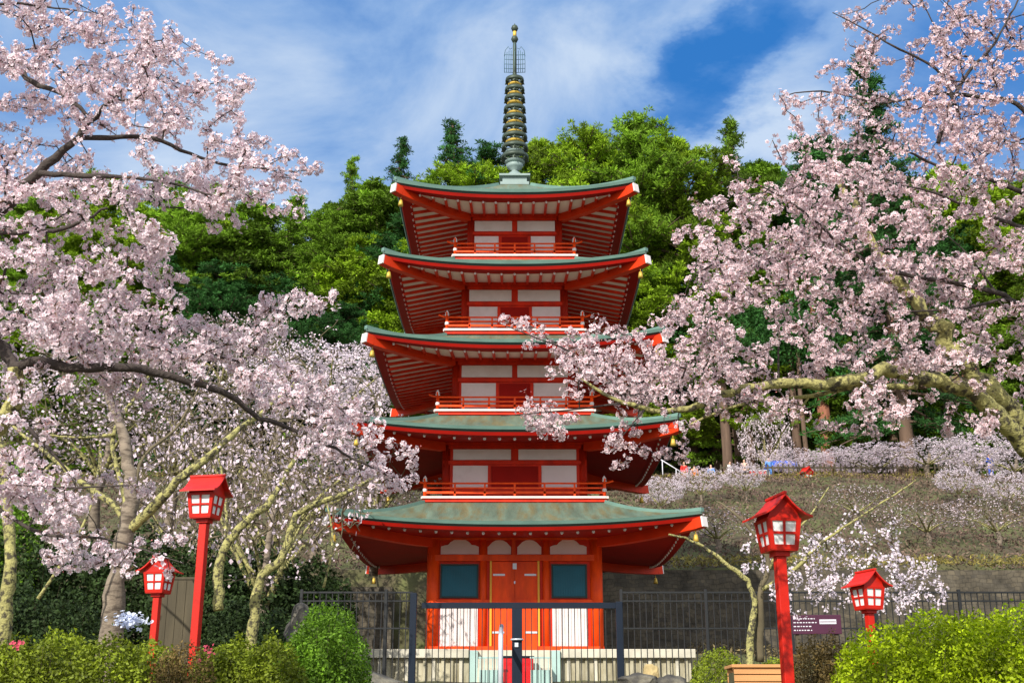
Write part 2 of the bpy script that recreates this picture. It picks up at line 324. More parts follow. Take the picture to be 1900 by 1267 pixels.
for k, rf in enumerate(ROOFS):
    w, hi = rf['w'], rf['hi']; z = rf['z']-Z0; zt = rf['zt']-Z0
    NU, NV = 40, 14
    rise = zt-z-.13
    # --- copper shell: one curved sheet per side
    def shell(t):
        vs = []
        for j in range(NV+1):
            v_ = j/NV; h = w+.06+(hi-w-.06)*v_
            for i in range(NU+1):
                u = -1+2*i/NU
                vs.append((u*h, -h*(1-.012*(1-u*u)*(1-v_)), z+.13+edge_z(rf, u)*(1-v_)**2+rise*(.62*v_+.38*v_*v_)))
        t.add(vs, [(j*(NU+1)+i, j*(NU+1)+i+1, (j+1)*(NU+1)+i+1, (j+1)*(NU+1)+i) for j in range(NV) for i in range(NU)], True)
    roof = MB().rot4(shell)
    if k == 4: roof.box(-hi, hi, -hi, hi, zt-.3, zt)
    roof = roof.build('roof', M['copper'], pg)
    def band(h0, h1, za, zb, inset0=0, inset1=0):      # a strip along the eave between two offsets
        def f(t):
            vs = []
            for i in range(NU+1):
                u = -1+2*i/NU; e_ = edge_z(rf, u); q = 1-.012*(1-u*u)
                for hh, zz in ((h0, za), (h1, zb)): vs.append((u*hh, -hh*q, z+e_+zz))
            t.add(vs, [(2*i, 2*i+2, 2*i+3, 2*i+1) for i in range(NU)], True)
        return f
    b = MB()
    b.rot4(band(w+.02, w+.06, .035, .13))
    b.build('copper_edge', M['copper_edge'], roof)
    b = MB(); b.rot4(band(w-.05, w+.02, -.03, .035)); b.build('edge_board', M['darkline'], roof)
    b = MB(); b.rot4(band(w-.09, w-.05, -.13, -.03)); b.rot4(band(w-.44, w-.09, -.14, -.13)); b.build('fascia', M['dred'] if k < 5 else M['red'], roof)
    # --- soffit
    hw, zi = rf['hw'], rf['zi']-Z0
    zs0 = z-.12
    def sof(u, v_, dz=0):
        h = (w-.42)+(hw-w+.42)*v_
        return (u*h, -h, zs0+edge_z(rf, u)*(1-v_)**1.6+(zi-zs0)*v_+dz)
    def soff(t):
        vs = [sof(-1+2*i/NU, j/8) for j in range(9) for i in range(NU+1)]
        t.add(vs, [(j*(NU+1)+i, (j+1)*(NU+1)+i, (j+1)*(NU+1)+i+1, j*(NU+1)+i+1) for j in range(8) for i in range(NU)], True)
    # --- rafters: run square to the wall, stop at the hip
    sp = 2*(w-.35)/rf['n']
    def rafters(t):
        for i in range(rf['n']+1):
            x = -(w-.35)+i*sp
            y0 = w-.40; y1 = max(hw, abs(x)+.02)
            if y0-y1 < .15: continue
            pts = []
            for q in range(7):
                y = y0+(y1-y0)*q/6
                u = x/y; v_ = ((w-.42)-y)/((w-.42)-hw); v_ = min(1.0, max(0.0, v_))
                zz = zs0+edge_z(rf, u)*(1-v_)**1.6+(zi-zs0)*v_-.04
                pts.append((x, -y, zz))
            for a_, b_ in zip(pts[:-1], pts[1:]): t.beam(a_, b_, .085, .085)
    def tips(t):
        for i in range(rf['n']+1):
            x = -(w-.35)+i*sp; u = x/(w-.40)
            if abs(u) > .93: continue
            zz = zs0+edge_z(rf, u)-.045
            t.add(*octa((x, -(w-.405), zz), .052))
    def octa(c_, r_):
        x, y, z_ = c_
        n = 6; vs = [(x+r_*math.cos(a_)*.9, y, z_+r_*math.sin(a_)) for a_ in [2*math.pi*j/n for j in range(n)]]+[(x, y-.02, z_)]+[(x+r_*math.cos(a_)*.9, y+.03, z_+r_*math.sin(a_)) for a_ in [2*math.pi*j/n for j in range(n)]]
        return vs, [(j, (j+1) % n, n) for j in range(n)]+[(j, n+1+j, n+1+(j+1) % n, (j+1) % n) for j in range(n)]
    sm_ = MB().rot4(soff); n0 = len(sm_.f)
    if rf['white']: sm_.rot4(rafters)
    n1_ = len(sm_.f); sm_.rot4(tips)
    so = sm_.build('soffit', M['soffit'] if rf['white'] else M['dred'], roof)
    so.data.materials.append(M['red']); so.data.materials.append(M['white'])
    so.data.polygons.foreach_set('material_index', [0]*n0+[1]*(n1_-n0)+[2]*(len(sm_.f)-n1_))
    # --- hip beams
    for sx, sy in ((-1, -1), (1, -1), (1, 1), (-1, 1)):
        hb = MB(); pts = []
        for q in range(9):
            v_ = 1-q/8*1.0
            h = (w-.14)+(hw-w+.14)*v_
            zz = zs0+rf['lift']*(1-v_)**1.6+(zi-zs0)*v_-.13
            pts.append((sx*h, sy*h, zz))
        pts.append((sx*(w+.05), sy*(w+.05), pts[-1][2]+.04))
        for a_, b_ in zip(pts[:-1], pts[1:]): hb.beam(a_, b_, .24, .30)
        hb.build('hip_beam', M['hip'], roof)
        p_, q_ = Vector(pts[-1]), Vector(pts[-2]); d_ = (p_-q_).normalized()
        MB().beam(p_+d_*.002, p_+d_*.05, .24, .30).build('beam_end', M['white'], roof)
        bl = MB(); c_ = p_-d_*.30+Vector((0, 0, -.17)); bl.tube([c_, c_-Vector((0, 0, .1))], .012, 5)
        bl.lathe([(.0, 0), (.05, -.02), (.07, -.12), (.085, -.22), (.075, -.22), (.0, -.2)], c_-Vector((0, 0, .1)), 10)
        bl.build('wind_bell', M['gold'], roof)
    # --- corner ridges
    for sx, sy in ((-1, -1), (1, -1), (1, 1), (-1, 1)):
        rb = MB(); pts = []
        for j in range(13):
            v_ = j/12*.97; h = w+.04+(hi-w-.04)*v_
            pts.append((sx*h, sy*h, z+.13+rf['lift']*(1-v_)**2+rise*(.62*v_+.38*v_*v_)+.02))
        for a_, b_ in zip(pts[:-1], pts[1:]): rb.beam(a_, b_, .13, .12)
        rb.build('hip_ridge', M['copper_edge'], roof)

def panel_ring(mb, x0, x1, hw_, z0, z1, t=.03):
    mb.rot4(lambda q: q.box(x0, x1, -hw_-t, -hw_+.05, z0, z1))
# walls
WALLS = [dict(hw=2.56, z0=2.30, z1=5.95),
         dict(hw=2.22, z0=6.72, z1=9.0, up=(8.22, 8.56), lo=(7.30, 8.03), a=.22, b=2.02),
         dict(hw=1.97, z0=9.6, z1=11.86, up=(11.03, 11.43), lo=(9.95, 10.83), a=.20, b=1.78),
         dict(hw=1.71, z0=12.4, z1=14.7, up=(13.77, 14.17), lo=(12.8, 13.57), a=.18, b=1.52),
         dict(hw=1.55, z0=15.2, z1=17.3, up=(16.39, 16.77), lo=(15.5, 16.2), a=.10, b=1.36)]
PX = {1: (134, 121, 115, 7, 50), 2: (116, 107, 99, 5, 35), 3: (98, 86, 84, 6, 32), 4: (88, 77, 75, 5, 30)}
for k, wd in enumerate(WALLS):
    hw_ = wd['hw']; za, zb = wd['z0']-Z0, wd['z1']-Z0
    wall = MB().box(-hw_, hw_, -hw_, hw_, za, zb).build('storey_wall', M['red'], pg)
    if k == 0: continue
    s_ = hw_/(PX[k][0]-4)                  # metres per photo pixel on this facade
    xo, xi_up, xi_lo = PX[k][2]*s_, PX[k][3]*s_, PX[k][4]*s_
    for r4 in range(4):
        c4, s4 = round(math.cos(r4*math.pi/2)), round(math.sin(r4*math.pi/2))
        def rr(mb):
            mb.v = [(x*c4-y*s4, x*s4+y*c4, z) for x, y, z in mb.v]; return mb
        for sg in (-1, 1):
            x0, x1 = sorted((sg*xi_up, sg*xo))
            rr(MB().box(x0, x1, -hw_-.025, -hw_+.02, wd['up'][0]-Z0, wd['up'][1]-Z0)).build('plaster_panel', M['white'], wall)
            x0, x1 = sorted((sg*xi_lo, sg*xo))
            rr(MB().box(x0, x1, -hw_-.025, -hw_+.02, wd['lo'][0]-Z0, wd['lo'][1]-Z0)).build('window_panel', M['white'], wall)
            rr(MB().tube([(sg*(hw_-.04), -hw_+.04, za), (sg*(hw_-.04), -hw_+.04, zb-.02)], .13, 12)).build('column', M['red'], wall)
        d = MB().box(-xi_lo+.12, xi_lo-.12, -hw_-.02, -hw_+.02, wd['lo'][0]-Z0, wd['lo'][1]-Z0-.02)
        rr(d).build('door', M['dred'], wall)
        bm_ = MB()
        for zz in (wd['up'][1]+.07, (wd['up'][0]+wd['lo'][1])/2, ):
            bm_.box(-hw_-.04, hw_+.04, -hw_-.07, -hw_+.01, zz-Z0-.055, zz-Z0+.055)
        bm_.box(-hw_-.02, hw_+.02, -hw_-.10, -hw_+.01, wd['up'][1]+.13-Z0, ROOFS[k]['zi']-Z0+.02)
        for sg in (-1, 1):
            bm_.box(sg*(xi_lo-.05)-.045, sg*(xi_lo-.05)+.045, -hw_-.055, -hw_+.01, wd['lo'][0]-Z0, wd['lo'][1]-Z0)
        rr(bm_).build('wall_beams', M['red'], wall)
# ground storey
w1 = [o for o in pg.children if o.name.startswith('storey_wall')][0]; hw_ = 2.56; S = 2.62/163
zz = lambda z_: z_-Z0
def arch(x0, x1, z0, z1, nose):
    c_ = (x0+x1)/2; h = (x1-x0)/2; H = z1-z0
    if nose: pr = [(-1, 0), (1, 0), (1, .52), (.82, .62), (.62, .66), (.48, .86), (.3, 1), (-.3, 1), (-.48, .86), (-.62, .66), (-.82, .62), (-1, .52)]
    else: pr = [(-1, 0), (1, 0), (1, .5), (.85, .62), (.6, .84), (.32, .97), (0, 1), (-.32, .97), (-.6, .84), (-.85, .62), (-1, .5)]
    return [(c_+a_*h, z0+b_*H) for a_, b_ in pr]
for r4 in range(4):
    c4, s4 = round(math.cos(r4*math.pi/2)), round(math.sin(r4*math.pi/2))
    def rr(mb):
        mb.v = [(x*c4-y*s4, x*s4+y*c4, z) for x, y, z in mb.v]; return mb
    for x0, x1, ns in ((-142, -69, 1), (-52, -7, 0), (5, 51, 0), (68, 138, 1)):
        rr(MB().prism_y(arch(x0*S, x1*S, zz(5.18), zz(5.62), ns), -hw_-.03, -hw_+.01)).build('arched_panel', M['soffit'], w1)
    for x0, x1 in ((-142, -69), (70, 138)):
        b = MB().box(x0*S+.05, x1*S-.05, -hw_-.02, -hw_+.02, zz(3.90), zz(4.83))
        nl = 14
        for i in range(nl):
            xx = x0*S+.07+(x1-x0)*S*(i+.1)/nl*.96; b.box(xx, xx+.035, -hw_-.045, -hw_-.015, zz(3.91), zz(4.82))
        sh = rr(b).build('shutter', M['teal'], w1)
        f = MB()
        for a_ in ((x0*S, x1*S, 4.83, 4.88), (x0*S, x1*S, 3.85, 3.90)): f.box(a_[0], a_[1], -hw_-.06, -hw_+.01, zz(a_[2]), zz(a_[3]))
        for a_ in (x0*S, x1*S-.05): f.box(a_, a_+.05, -hw_-.06, -hw_+.01, zz(3.903), zz(4.827))
        rr(f).build('shutter_frame', M['darkline'], w1)
        b = MB().box(x0*S+.02, x1*S-.02, -hw_-.02, -hw_+.02, zz(2.42), zz(3.58))
        for i in range(11):
            xx = x0*S+.03+(x1-x0)*S*i/11; b.box(xx, xx+.06, -hw_-.05, -hw_-.015, zz(2.43), zz(3.57))
        rr(b).build('slatted_panel', M['white'], w1)
    for sg in (-1, 1):
        rr(MB().tube([(sg*(hw_-.06), -hw_+.06, zz(2.3)), (sg*(hw_-.06), -hw_+.06, zz(5.7))], .2, 14)).build('column', M['red2'], w1)
        rr(MB().tube([(sg*60*S, -hw_+.02, zz(2.3)), (sg*60*S, -hw_+.02, zz(5.7))], .12, 12)).build('column', M['red2'], w1)
    b = MB()
    for z0, z1, t_ in ((5.62, 5.93, .16), (4.97, 5.15, .13), (3.62, 3.80, .10), (2.3, 2.42, .14)):
        b.box(-hw_-.02, hw_+.02, -hw_-t_, -hw_+.01, zz(z0), zz(z1))
    for cx_ in (-2, ): b.box(cx_*S-.06, cx_*S+.06, -hw_-.08, -hw_+.01, zz(5.15), zz(5.62))
    rr(b).build('wall_beams', M['red2'], w1)
    dr = rr(MB().box(-.7, -.006, -hw_-.05, -hw_+.01, zz(2.42), zz(4.95)).box(.006, .7, -hw_-.05, -hw_+.01, zz(2.42), zz(4.95))).build('door', M['red2'], w1)
    e_ = MB()
    for sg in (-1, 1): e_.box(min(sg*.70, sg*.76), max(sg*.70, sg*.76), -hw_-.13, -hw_+.01, zz(2.425), zz(4.965))
    rr(e_).build('door_edging', M['yellow'], w1)
    for x_, z_ in ((-.48, 4.55), (.48, 4.55), (-.5, 2.83), (.5, 2.83)):
        rr(MB().box(x_-.18, x_+.18, -hw_-.075, -hw_-.045, zz(z_-.03), zz(z_+.03))).build('door_strap', M['metalw'], w1)
    rr(MB().box(-.06, .06, -hw_-.085, -hw_-.045, zz(4.72), zz(4.9)).box(-.02, .02, -hw_-.09, -hw_-.045, zz(4.28), zz(4.36))).build('door_lock', M['metalw'], w1)
# balconies
for k, (hb, zf) in enumerate(((2.86, 6.93), (2.54, 9.80), (2.30, 12.60), (2.08, 15.32))):
    z = zf-Z0; hwk = WALLS[k+1]['hw']
    fl = MB().box(-hb, hb, -hb, hb, z-.17, z-.07).build('balcony', M['red'], pg)
    def strip(t): t.box(-hb-.03, hb-.03, -hb-.06, -hb+.03, z-.068, z)
    MB().rot4(strip).build('floor_edge', M['soffit'], fl)
    MB().box(-hb+.35, hb-.35, -hb+.35, hb-.35, z-.42, z-.172).build('balcony_base', M['red'], fl)
    def rails(t):
        r_ = hb-.06
        t.beam((-r_, -r_, z+.13), (r_, -r_, z+.13), .06, .07)
        t.beam((-r_-.0, -r_, z+.27), (r_, -r_, z+.27), .05, .05)
        pts = [(-r_-.28, -r_, z+.50), (-r_-.12, -r_, z+.44), (-r_+.1, -r_, z+.42), (r_-.1, -r_, z+.42), (r_+.12, -r_, z+.44), (r_+.28, -r_, z+.50)]
        t.tube(pts, .03, 8)
        for i in range(1, 6):
            x = -r_+2*r_*i/6; t.box(x-.03, x+.03, -r_-.03, -r_+.03, z+.002, z+.40)
    MB().rot4(rails).build('railing', M['red2'], fl)
    for sx, sy in ((-1, -1), (1, -1), (1, 1), (-1, 1)):
        r_ = hb-.06
        MB().tube([(sx*r_, sy*r_, z+.002), (sx*r_, sy*r_, z+.47)], .055, 10).build('rail_post', M['red2'], fl)
        MB().lathe([(.06, 0), (.075, .03), (.05, .06), (.065, .10), (.03, .16), (0, .2)], (sx*r_, sy*r_, z+.47), 10).build('post_cap', M['white'] if 1 else None, fl)
        MB().lathe([(.06, 0), (.07, .02), (.07, .08), (.06, .1)], (sx*r_, sy*r_, z+.15), 10).build('post_collar', M['white'], fl)
# spire
zt = ROOFS[4]['zt']-Z0
sp_ = MB().tube([(0, 0, zt), (0, 0, 24.6-Z0), (0, 0, 25.0-Z0)], [.10, .07, .05], 12).build('spire', M['bronze'], pg)
b = MB().box(-.52, .52, -.52, .52, zt+.0, zt+.12).box(-.44, .44, -.44, .44, zt+.12, zt+.34).box(-.56, .56, -.56, .56, zt+.34, zt+.42)
b.build('spire_base', M['palecop'], sp_, bevel=.01)
MB().lathe([(.33, 0), (.31, .12), (.22, .24), (.12, .3), (.11, .36), (.26, .46), (.32, .58), (.2, .6), (.1, .66)], (0, 0, zt+.43), 24).build('inverted_bowl', M['palecop'], sp_)
zr = [23.15, 22.75, 22.36, 21.93, 21.54, 21.14, 20.77, 20.35, 19.96]
for i, z_ in enumerate(zr):
    r_ = .34+.155*i/8; z = z_-Z0
    # wheel: rim, spokes and bells
    g = MB(); g.lathe([(r_*.74, -.05), (r_, -.08), (r_*1.04, 0), (r_, .08), (r_*.74, .05), (r_*.74, -.05)], (0, 0, z), 28)
    for a_ in range(8):
        t = a_*math.pi/4; g.beam((.05*math.cos(t), .05*math.sin(t), z), (r_*.8*math.cos(t), r_*.8*math.sin(t), z), .035, .05)
        g.tube([(r_*math.cos(t), r_*math.sin(t), z-.08), (r_*math.cos(t), r_*math.sin(t), z-.15)], [.012, .03], 6)
    g.lathe([(.10, -.16), (.13, -.1), (.13, .1), (.10, .16)], (0, 0, z), 14)
    wh = g.build('ring', M['bronze'], sp_)
    MB().lathe([(r_*.25, -.05), (r_*.52, -.03), (r_*.76, .03), (r_*.7, .06), (r_*.25, .09), (r_*.25, -.05)], (0, 0, z-.20), 24).build('gold_disc', M['gold'] if i < 7 else M['palecop'], sp_)
for a_ in range(4):
    t = a_*math.pi/2; g = MB(); cx_, sx_ = math.cos(t), math.sin(t)
    P = lambda r, z_: (r*cx_, r*sx_, z_-Z0)
    for r in (.14, .22, .30, .385): g.tube([P(r, 23.5), P(r*1.01, 23.95), P(r*.97, 24.33+.12*math.sin(r*9))], .012, 5)
    for z_ in (23.5, 23.66, 23.85, 24.05, 24.25): g.tube([P(.07, z_), P(.39, z_+.02)], .011, 5)
    g.tube([P(.39, 24.2), P(.36, 24.45), P(.24, 24.62), P(.18, 24.5), P(.10, 24.55)], .013, 5)
    g.build('flame_lattice', mat('blue_green_lattice', (.05, .12, .15), .5, .1) if a_ == 0 else bpy.data.materials['blue_green_lattice'], sp_)
for z_, r_ in ((24.93, .14), (25.4, .14)):
    MB().lathe([(0, -r_*1.1), (r_*.6, -r_*.9), (r_, 0), (r_*.75, r_*.7), (r_*.2, r_*1.15), (0, r_*1.7)], (0, 0, z_-Z0), 14).build('jewel', M['bronze'], sp_)
MB().tube([(0, 0, 25-Z0), (0, 0, 25.3-Z0)], .07, 8).build('jewel_neck', M['gold'], sp_)

# ---------------------------------------------------------------- terrace wall front, stair, red box
tw = empty('terrace_wall', (0, 36, 0), label='low beige concrete terrace wall with boarded panels below the pagoda', cat='retaining wall')
def pb(name, m, x0, x1, y0, y1, z0, z1, par=tw, bevel=0): return MB().box(x0, x1, y0-36, y1-36, z0, z1).build(name, m, par, bevel)
for sg in (-1, 1):
    pb('wall_face', M['concrete'], *sorted((sg*1.32, sg*5.1)), 35.9, 36.04, .8, 1.98)
    pb('coping', M['palecon'], *sorted((sg*1.32, sg*5.2)), 35.7, 36.04, 1.99, 2.24, bevel=.02)
    for i in range(14):
        x = sg*(1.55+i*.26); pb('batten', M['palecon'] if i % 3 == 0 else M['concrete'], x-.045, x+.045, 35.82, 35.895, .8, 1.97)
    pb('stair_post', M['greenpost'], *sorted((sg*1.30, sg*1.06)), 35.6, 36.03, .8, 2.2)
for i in range(6):
    pb('step', M['palecon'], -1.05, 1.05, 34.4+i*.3, 34.7+i*.3+(.0 if i < 5 else .02), .6, .92+i*.26)
for sg in (-1, 1):
    b = MB(); x0, x1 = sorted((sg*1.0, sg*.42))
    b.box(x0, x1, -1.62, -1.58, 1.9, 1.95); b.box(x0, x1, -1.62, -1.58, 1.0, 1.05)
    for i in range(5): b.box(x0+.115*i+.03, x0+.115*i+.06, -1.615, -1.585, 1.051, 1.899)
    b.box(x0+.02, x1-.02, -1.56, -1.55, 1.06, 1.6)
    b.build('stair_guard', M['greenpost'], tw)
ob = empty('offering_box', (.1, 35.1, .9), label='glossy red box with black lid standing behind the gate post', cat='box')
MB().box(-.42, .42, -.25, .25, 0, 1.05).build('body', M['boxred'], ob, bevel=.02)
MB().box(-.45, .45, -.28, .28, 1.052, 1.10).build('lid', M['black'], ob)

# ---------------------------------------------------------------- gate and fences
def pickets(root, x0, x1, y, zb, ztop, rails, sp, m, r=.011, posts=()):
    n = int(abs(x1-x0)/sp)
    b = MB()
    for i in range(n+1):
        x = x0+(x1-x0)*i/max(n, 1); b.box(x-r, x+r, y-r, y+r, zb, ztop)
    b.build('pickets', m, root)
    for zr_, h in rails: MB().box(min(x0, x1), max(x0, x1), y-.025, y+.025, zr_-h/2, zr_+h/2).build('rail', m, root)
    for px_, w_, zt_ in posts: MB().box(px_-w_/2, px_+w_/2, y-w_/2, y+w_/2, zb-.4, zt_).build('post', m, root, bevel=.006)
GY = 24
g0 = at(783, 1118, GY); g1 = at(1155, 1118, GY); gz = at(955, 1123, GY).z; gb = .55
gate = empty('steel_gate', (0, GY, 0), label='navy black steel double gate with square centre post before the pagoda door', cat='gate')
pickets(gate, g0.x+.1, g1.x-.1, 0, gb, gz-.05, [(gz, .11), (gb+.1, .05)], .118, M['blackf'], r=.008)
MB().box(-.055, .145, -.05, .05, gb-.3, gz-.056).build('centre_post', M['black'], gate, bevel=.005)
MB().box(g0.x, g1.x, -.05, -.027, gz-.055, gz+.055).build('top_bar', M['black'], gate)
b = MB().lathe([(.10, -.015), (.125, -.015), (.125, .015), (.10, .015)], (.045, 0, at(955, 1186, GY).z), 16); b.box(.0, .07, -.08, -.055, at(955, 1200, GY).z, at(955, 1192, GY).z)
b.build('latch_chain', M['metalw'], gate)
for nm, px_, lab in (('gate_post', 768, 'tall black steel gate post left of the pagoda door'), ('gate_post', 1148, 'navy blue steel gate post right of the pagoda door')):
    p_ = at(px_, 1100 if px_ < 800 else 1116, GY)
    o = MB().box(-.065, .065, -.065, .065, 0, p_.z-gb+.5).build(nm, M['black'], None, bevel=.01, label=lab, cat='post', group='gate posts'); o.location = (p_.x, GY-.02, gb-.5)
FY = 29
fz = at(1300, 1097, FY).z
for px0, px1, lab in ((560, 766, 'black picket fence running behind the round green bush'), (1152, 1960, 'long black picket fence right of the gate')):
    a_, b_ = at(px0, 1097, FY), at(px1, 1097, FY)
    fr = empty('picket_fence', (0, FY, 0), label=lab, cat='fence', group='black picket fences')
    pp = [(x, .07, fz+.05) for x in np.arange(a_.x, b_.x+.1, 2.0)]
    pickets(fr, a_.x, b_.x, 0, .7, fz, [(fz-.02, .04), (fz-.22, .035), (fz-.85, .035), (1.0, .04)], .145, M['blackf'], r=.010, posts=pp)
hr = empty('handrail', (0, 23, 0), label='pale grey metal handrail end standing just left of the gate centre post', cat='handrail')
a_ = at(929, 1180, 23); MB().tube([(a_.x, .0, .2), (a_.x, 0, a_.z-.05), (a_.x, .02, a_.z), (a_.x, .3, a_.z+.05), (a_.x, 1.4, a_.z+.3)], .045, 12).build('rail', M['metalw'], hr)
MB().tube([(a_.x, 1.0, .3), (a_.x, 1.0, a_.z+.15)], .04, 10).build('post', M['metalw'], hr)

# stone wall behind the pagoda
def wall(name, x0, x1, y, z0, z1, m, lab):
    o = MB().box(x0, x1, 0, .6, 0, z1-z0).build(name, m, None, label=lab, cat='stone wall'); o.location = (0, y, z0); return o
wall('stone_wall', -22, -5.0, 50.0, 2.0, 5.6, M['stone'], 'dark stone retaining wall behind the cherry trunks on the left')
wall('stone_wall', 3.0, 26, 50.0, 2.0, at(1500, 1057, 50).z, M['stone'], 'dark mossy stone retaining wall behind the fence right of the pagoda')

# ---------------------------------------------------------------- foliage tools
def leaf_quads(C, size, rng, nrm=None, bias=0.0, aspect=.6):
    n = len(C); N = rng.normal(size=(n, 3))
    if nrm is not None: N = unit(N)*(1-bias)+nrm*bias
    N = unit(N); T = unit(np.cross(N, rng.normal(size=(n, 3)))); B = np.cross(N, T)
    s = (size*rng.uniform(.65, 1.35, n))[:, None]
    V = np.stack([C-T*s*.5, C+B*s*aspect*.5-T*s*.05, C+T*s*.5, C-B*s*aspect*.5-T*s*.05], 1)
    return V.reshape(-1, 3)
def tint(rng, n, rep=4, groups=None):
    return np.repeat(rng.uniform(0, 1, n), rep)

def pine_mesh(kind, seed):
    """returns (crown object, trunk object) in local coordinates for a tree of height 1*H metres"""
    rng = np.random.default_rng(seed); H = 20.0
    C = []; T = []; lim = MB()
    trunkp = [(0, 0, -2)]+[(rng.normal()*.12*i*.3, rng.normal()*.12*i*.3, H*i/8) for i in range(1, 9)]
    lim.tube(trunkp, [.38]+[.34*(1-.115*i) for i in range(1, 9)], 8)
    tp = np.array(trunkp)
    def ax(z): return np.array([np.interp(z, tp[:, 2], tp[:, 0]), np.interp(z, tp[:, 2], tp[:, 1]), z])
    lo = {'cedar': .12, 'pine': .38, 'round': .25, 'low': .08}[kind]
    n = {'cedar': 110, 'pine': 75, 'round': 100, 'low': 95}[kind]
    for i in range(n):
        f = lo+(1-lo)*((i+.5)/n)**.9
        if kind == 'cedar': rad = (4.4*(1-f)**.8+.2)*(1+.3*math.sin(i*1.9))
        elif kind == 'pine': rad = (4.3*math.sin(math.pi*min(1, (1-f)*1.25+.03)**.75)+.25)*(1+.25*math.sin(f*31+seed))
        elif kind == 'round': rad = (4.4*math.sin(math.pi*((1-f)*.85+.03))**.7+.2)*(1+.2*math.sin(f*23+seed))
        else: rad = 4.2*(1-(f-lo)/(1-lo))**.6+.3
        a = i*2.39996+rng.normal()*.4; rr_ = rad*rng.uniform(.35, 1.05)
        base = ax(f*H-rr_*(.05 if kind != 'cedar' else -.1)); tip = ax(f*H)+np.array([math.cos(a)*rr_, math.sin(a)*rr_, (rr_*.18 if kind != 'cedar' else -rr_*.25)])
        lim.tube([base, (base+tip)/2+np.array([0, 0, .15]), tip], [.07, .05, .02], 4, caps=False)
        sub = {'cedar': 3, 'pine': 5, 'round': 5, 'low': 5}[kind]; shade = np.clip(rng.normal(.5, .22), 0, 1)
        out_ = (tip-base); out_[2] = 0; lo_ = max(np.linalg.norm(out_), .05); out_ = out_/lo_; sd = np.array([-out_[1], out_[0], 0])
        for s_ in range(sub):
            fan = (s_/(sub-1)-.5)*1.5; e_ = base+(tip-base)*rng.uniform(.75, 1.05)+sd*fan*lo_*rng.uniform(.5, .75)+np.array([0, 0, rng.uniform(-.1, .35)])
            st_ = base+(tip-base)*.35
            lim.tube([st_, e_], [.03, .012], 3, caps=False)
            k_ = max(2, int(np.linalg.norm(e_-st_)/.30)+2)
            for q in range(k_):
                c_ = st_+(e_-st_)*(q+.8)/k_+rng.normal(size=3)*np.array([.2, .2, .07]); C.append(c_); T.append(np.clip(shade+rng.normal()*.14, 0, 1))
    C = np.array(C); T = np.array(T); nb = {'cedar': 26, 'pine': 36, 'round': 40, 'low': 34}[kind]; m = len(C)*nb
    ctr = np.repeat(C, nb, 0); D = rng.normal(size=(m, 3)); D[:, 2] = D[:, 2]*.55+(.55 if kind != 'round' else .25); D = unit(D)
    ln = rng.uniform(.14, .34, m)[:, None]*(1.0 if kind != 'cedar' else .85); sdv = unit(np.cross(D, rng.normal(size=(m, 3))))*(.030 if kind != 'round' else .045)*rng.uniform(.7, 1.4, (m, 1))
    o_ = ctr+D*rng.uniform(0, .16, (m, 1))
    V = np.stack([o_, o_+D*ln*.55+sdv, o_+D*ln, o_+D*ln*.55-sdv], 1).reshape(-1, 3)
    sc_ = H/np.percentile(V[:, 2], 99.9); V = V*np.array([1, 1, sc_]); lim.v = [(x, y, z*sc_) for x, y, z in lim.v]
    T = np.clip(np.repeat(T, nb)+rng.normal(size=m)*.12, 0, 1)
    return V, np.repeat(T, 4), lim
variants = []
VS = [('pine', 1, 'pine'), ('round', 2, 'pine2'), ('cedar', 3, 'cedar'), ('low', 4, 'pine'), ('pine', 5, 'pine2'), ('round', 6, 'pine'), ('cedar', 7, 'pine'), ('pine', 8, 'cedar')]
NAMES = {'pine': 'pine_tree', 'round': 'broadleaf_tree', 'cedar': 'cedar_tree', 'low': 'pine_tree'}
used = set()
def forest_tree(vi, x, y, ztop, label, group, cat=None, spread=1.0, trunkmat=None):
    kind, seed, mk = VS[vi]
    zg = float(hgt(x, y)); H = ztop-zg
    if vi not in used:
        used.add(vi); V, T, lim = pine_mesh(kind, seed)
        r = empty(NAMES[kind]); o = np_mesh('crown', V, 4, M[mk], {'tint': T}, parent=r); lim.build('trunk', M['trunk'], r); variants.append((vi, r))
    else:
        r = copy_tree([q for i_, q in variants if i_ == vi][0])
    s = H/20.0; r.location = (x, y, zg); r.scale = (s*spread, s*spread, s); r.rotation_euler = (0, 0, random.uniform(0, 6.28))
    tag(r, label, cat or ('pine tree' if kind in ('pine', 'low') else 'cedar tree' if kind == 'cedar' else 'tree'), group)
    return r
random.seed(11)
FG = 'forest trees on the hill'
